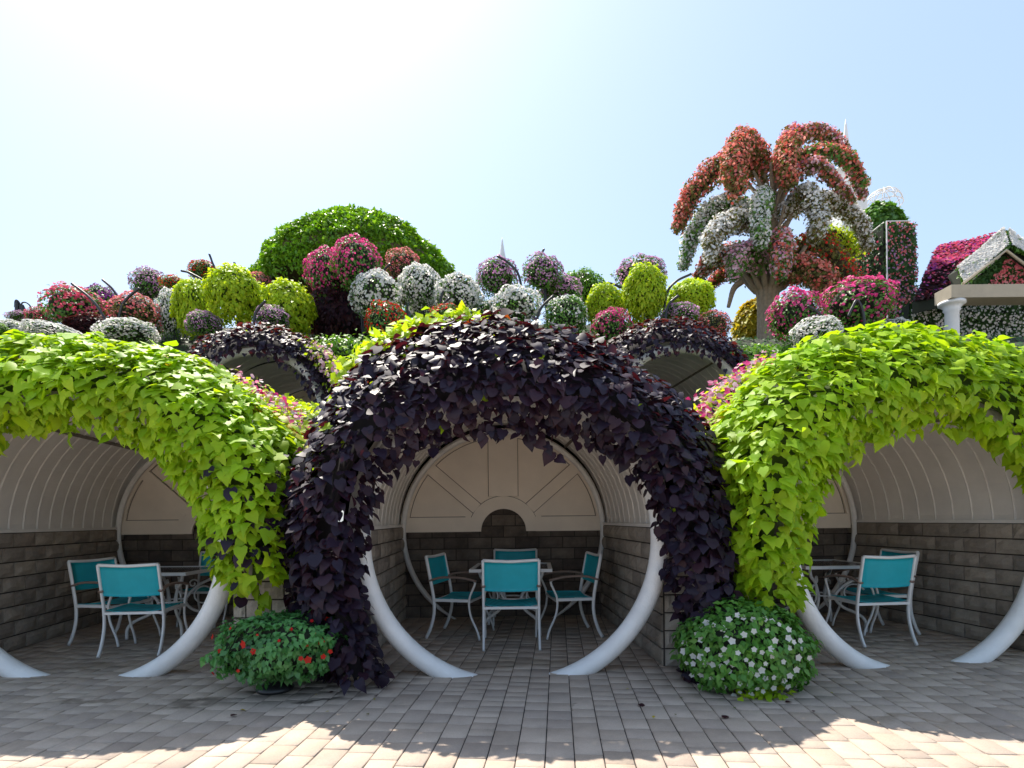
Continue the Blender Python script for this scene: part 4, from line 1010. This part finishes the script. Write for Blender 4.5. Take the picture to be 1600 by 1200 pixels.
# white wire dome
c = P(1380, 322, 22); r0 = 26 / FPX * 22; mb = MB()
for k in range(6):
    a = k * math.pi / 6; mb.tube([(c[0] + r0 * math.cos(t) * math.cos(a), 22 + r0 * math.cos(t) * math.sin(a), c[2] + r0 * math.sin(t)) for t in np.linspace(0, math.pi, 18)], .018, 5)
for z in (.0, .35, .7): rr_ = r0 * math.sqrt(1 - z * z); mb.tube([(c[0] + rr_ * math.cos(t), 22 + rr_ * math.sin(t), c[2] + r0 * z) for t in np.linspace(0, 2 * math.pi, 24, endpoint=False)], .018, 5, True)
wd = empty('wire_dome', (c[0], 22, 5), 0, 'thin white wire dome between the tall spire and the flower tower', 'dome'); mb.obj('wire_hoops', COLW, wd)
MB().tube([(c[0], 22, 4.8), (c[0], 22, c[2])], r0 * .45, 20).obj('drum', COLW, wd)
# pavilion wall behind the tree: white hall
c = P(1328, 330, 22); hall = empty('white_tower', (c[0], 22, 5), 0, 'white tower wall glimpsed through the right arms of the flowering tree', 'tower')
x0, x1 = P(1307, 400, 22)[0], P(1346, 400, 22)[0]
MB().box(x0, x1, 21.6, 23, 4.8, P(1328, 300, 22)[2]).obj('wall', COLW, hall); MB().box(x0 - .1, x1 + .1, 21.5, 23.1, P(1328, 300, 22)[2] + .003, P(1328, 294, 22)[2]).obj('cornice', COLW, hall)

def plate(root, name, C4, leaf, nl, fls, thick=.25, ls=.10, fs=.07, back=MAT_CORE, fmask=None):
    "planted slab over four corners (bl, br, tr, tl)"
    C4 = [np.array(c_, float) for c_ in C4]; n_ = 10
    G = np.array([[(C4[0] * (1 - u) + C4[1] * u) * (1 - v) + (C4[3] * (1 - u) + C4[2] * u) * v for v in np.linspace(0, 1, n_)] for u in np.linspace(0, 1, n_)])
    nn = nrm(np.cross(C4[1] - C4[0], C4[3] - C4[0]))
    sg = -1 if (abs(nn[2]) > .5 and nn[2] < 0) or (abs(nn[2]) <= .5 and nn[1] > 0) else 1
    V = [c_ for c_ in C4] + [c_ + (0, thick, 0) if abs(nn[2]) < .75 else c_ - (0, 0, thick) for c_ in C4]
    o = obj(name, V, [(0, 1, 2, 3), (7, 6, 5, 4), (0, 4, 5, 1), (1, 5, 6, 2), (2, 6, 7, 3), (3, 7, 4, 0)], back, root)
    pos, n2, a, b = grid_sample(G, nl); n2 = n2 * sg
    p_ = pos + n2 * (.04 + .05 * RNG.random((nl, 1)) + .06 * nz(pos, 1.8)[:, None])
    Mx = frames(p_, n2 + RNG.normal(0, .5, p_.shape) + (0, 0, .2), RNG.normal(0, .5, p_.shape) + (0, -.3, -.8), ls * RNG.uniform(.6, 1.2, nl)); obj('foliage', *merged(OVAL, *Mx), leaf, o, True, kind='stuff')
    for f_, nf in fls:
        pos, n2, a, b = grid_sample(G, nf); n2 = n2 * sg
        if fmask: k = fmask(a, b); pos, n2 = pos[k], n2[k]
        p_ = pos + n2 * (.12 + .05 * nz(pos, 1.8)[:, None]); m = len(p_)
        Mx = frames(p_, n2 + RNG.normal(0, .4, p_.shape), RNG.normal(0, 1, p_.shape), fs * RNG.uniform(.6, 1.2, m)); obj('blossom', *merged(BLOOMS, *Mx), f_, o, kind='stuff')
    return o
YW = 16.5; tw = empty('flower_tower', (P(1395, 500, YW)[0], YW, 4.9), 0, 'tall square tower clad in dark leaves and pink flowers, left of the flower-roofed house', 'tower')
x0, x1 = P(1381, 450, YW)[0], P(1429, 450, YW)[0]; zt = P(1400, 350, YW)[2]; z0 = 4.8
plate(tw, 'front_panel', [(x0, YW, z0), (x1, YW, z0), (x1, YW, zt), (x0, YW, zt)], DARKGREEN, 6500, [(F_SALMON, 420), (F_MAUVE, 260)])
plate(tw, 'side_panel', [(x0 - .38, YW + 1.6, z0), (x0, YW + .01, z0), (x0, YW + .01, zt), (x0 - .38, YW + 1.6, zt - .3)], DARKGREEN, 2200, [(F_PINKRED, 260)])
plate(tw, 'side_panel', [(x1, YW + .01, z0), (x1 + .05, YW + 2, z0), (x1 + .05, YW + 2, zt), (x1, YW + .01, zt)], DARKGREEN, 1500, [(F_PINKRED, 200)])
MB().box(x0 - .012, x0 + .012, YW - .16, YW - .13, z0, zt + .02).obj('corner_post', COLW, tw); MB().box(x0 + .014, x1 - .2, YW - .16, YW - .13, zt - .005, zt + .02).obj('top_bar', COLW, tw)
MB().tube([(x0 - .55, YW + .8, zt - .38), (x0 - .02, YW - .07, zt + .02)], .016, 6).obj('side_bar', COLW, tw)
# house
YH = 12.5; H = lambda px, py, dy=0: P(px, py, YH + dy)
hs_ = empty('flower_house', (H(1560, 500)[0], YH, 4.9), 0, 'house at the right edge with flower-covered roof, gable and white column', 'house')
plate(hs_, 'roof', [H(1425, 474, .2), H(1520, 452, .2), H(1572, 366, 2.2), H(1462, 392, 2.2)], MAROON, 6500, [(F_PINKRED, 1300), (F_MAGENTA, 450), (F_VIOLET, 350)], fs=.07, fmask=lambda a, b: (b > .4 + .3 * a) & (RNG.random(len(a)) < .9) | (RNG.random(len(a)) < .13))
plate(hs_, 'roof', [H(1455, 420, 1.5), H(1515, 410, 1.5), H(1530, 386, 2.3), H(1465, 390, 2.3)], MAROON, 300, [(F_SALMON, 2200)], fs=.075, thick=.1)
plate(hs_, 'gable', [H(1508, 449, 0), H(1640, 449, 0), H(1573, 396, 0), H(1571, 396, 0)], DARKGREEN, 2600, [(F_SALMON, 420)], fs=.065, fmask=lambda a, b: (a > .22))
plate(hs_, 'verge', [H(1506, 447, -.25), H(1494, 424, .0), H(1566, 361, .0), H(1574, 388, -.25)][::1], GREEN, 1200, [(F_WHITE, 2200)], fs=.055)
plate(hs_, 'verge', [H(1574, 388, -.25), H(1568, 361, .0), H(1660, 430, .0), H(1650, 450, -.25)], GREEN, 1200, [(F_WHITE, 2200)], fs=.055)
MB().tube([H(1505, 443, -.35), H(1572, 391, -.35), H(1645, 446, -.35)], .03, 6).obj('verge_board', BEIGE, hs_)
b0, b1 = H(1478, 468, -.6), H(1720, 462, -.6)
mb = MB(); za, zb_ = H(1500, 469, -.6)[2], H(1500, 449, -.6)[2]
mb.box(b0[0], b1[0], YH - .75, YH - .28, za, zb_).obj('beam', BEIGE, hs_)
cx_ = H(1493, 480, -.6)[0]; zc_ = za - .003
V, F = lathe((cx_, YH - .5), [(.14, 4.6), (.14, 4.95), (.135, 5.0), (.13, zc_ - .22), (.165, zc_ - .18), (.145, zc_ - .15), (.21, zc_ - .08), (.25, zc_ - .06), (.25, zc_ - .001)], 24); obj('column', V, F, COLW, hs_, True)
plate(hs_, 'flower_wall', [H(1420, 560, .6), H(1700, 560, .6), H(1700, 470, .6), H(1420, 474, .6)], DARKGREEN, 4200, [(F_WHITE, 1500)], fs=.06, ls=.1)
# far lamps
c = P(30, 495, 16)
lp = empty('garden_lamp', (c[0], 16, 4.9), 0, 'black double-hooked garden lamp on the skyline at far left', 'lamp')
MB().tube([(c[0] + .05, 16, 4.8), P(33, 478, 16)], .035, 8).obj('post', DARKMETAL, lp)
MB().tube(spline([P(33, 478, 16), P(35, 473, 16), P(41, 473, 16), P(47, 478, 16), P(48, 487, 16)], 16), .02, 6).obj('hook', DARKMETAL, lp)
MB().tube(spline([P(33, 478, 16), P(28, 470, 16), P(24, 470, 16), P(23, 480, 16)], 14), .02, 6).obj('hook', DARKMETAL, lp)
for px, py in ((27, 481), (36, 487)):
    q = P(px, py, 16); V, F = lathe((q[0], 16), [(.02, q[2] + .2), (.06, q[2] + .1), (.06, q[2] - .12), (.03, q[2] - .18)], 10); obj('lantern', V, F, DARKMETAL, lp)
# loose lime leaf stem bits on the purple vine, fallen leaves on the paving
lit = [mesh('fallen_leaf', *OVAL, BROWNLEAF), mesh('fallen_leaf', *ROUND, MAROON), mesh('fallen_leaf', *OVAL, YELLOW)]
for k in range(26):
    px, py = (random.uniform(330, 640), random.uniform(1058, 1120)) if k < 15 else (random.uniform(980, 1300), random.uniform(1060, 1125))
    Y = FPX * EYE / (py - (819 - .0101 * px)); q = P(px, py, Y)
    o = bpy.data.objects.new('fallen_leaf', lit[k % 3]); z_ = random.uniform(.02, .045)
    o.matrix_basis = Matrix.Translation((q[0], q[1], .010)) @ Matrix.Rotation(random.uniform(0, 6), 4, 'Z') @ Matrix.Rotation(random.uniform(-.2, .2), 4, 'X') @ Matrix.Diagonal((z_, z_, z_, 1)); put(o)
    tag(o, 'small fallen leaf lying on the paving by the red-flowered urn' if k < 15 else 'small fallen leaf lying on the paving by the white petunia bush', 'leaf', 'fallen leaves by the urn' if k < 15 else 'fallen leaves by the petunia bush')
print('objects', len(bpy.data.objects), 'tris', sum(len(o.data.polygons) for o in bpy.data.objects if o.type == 'MESH'))
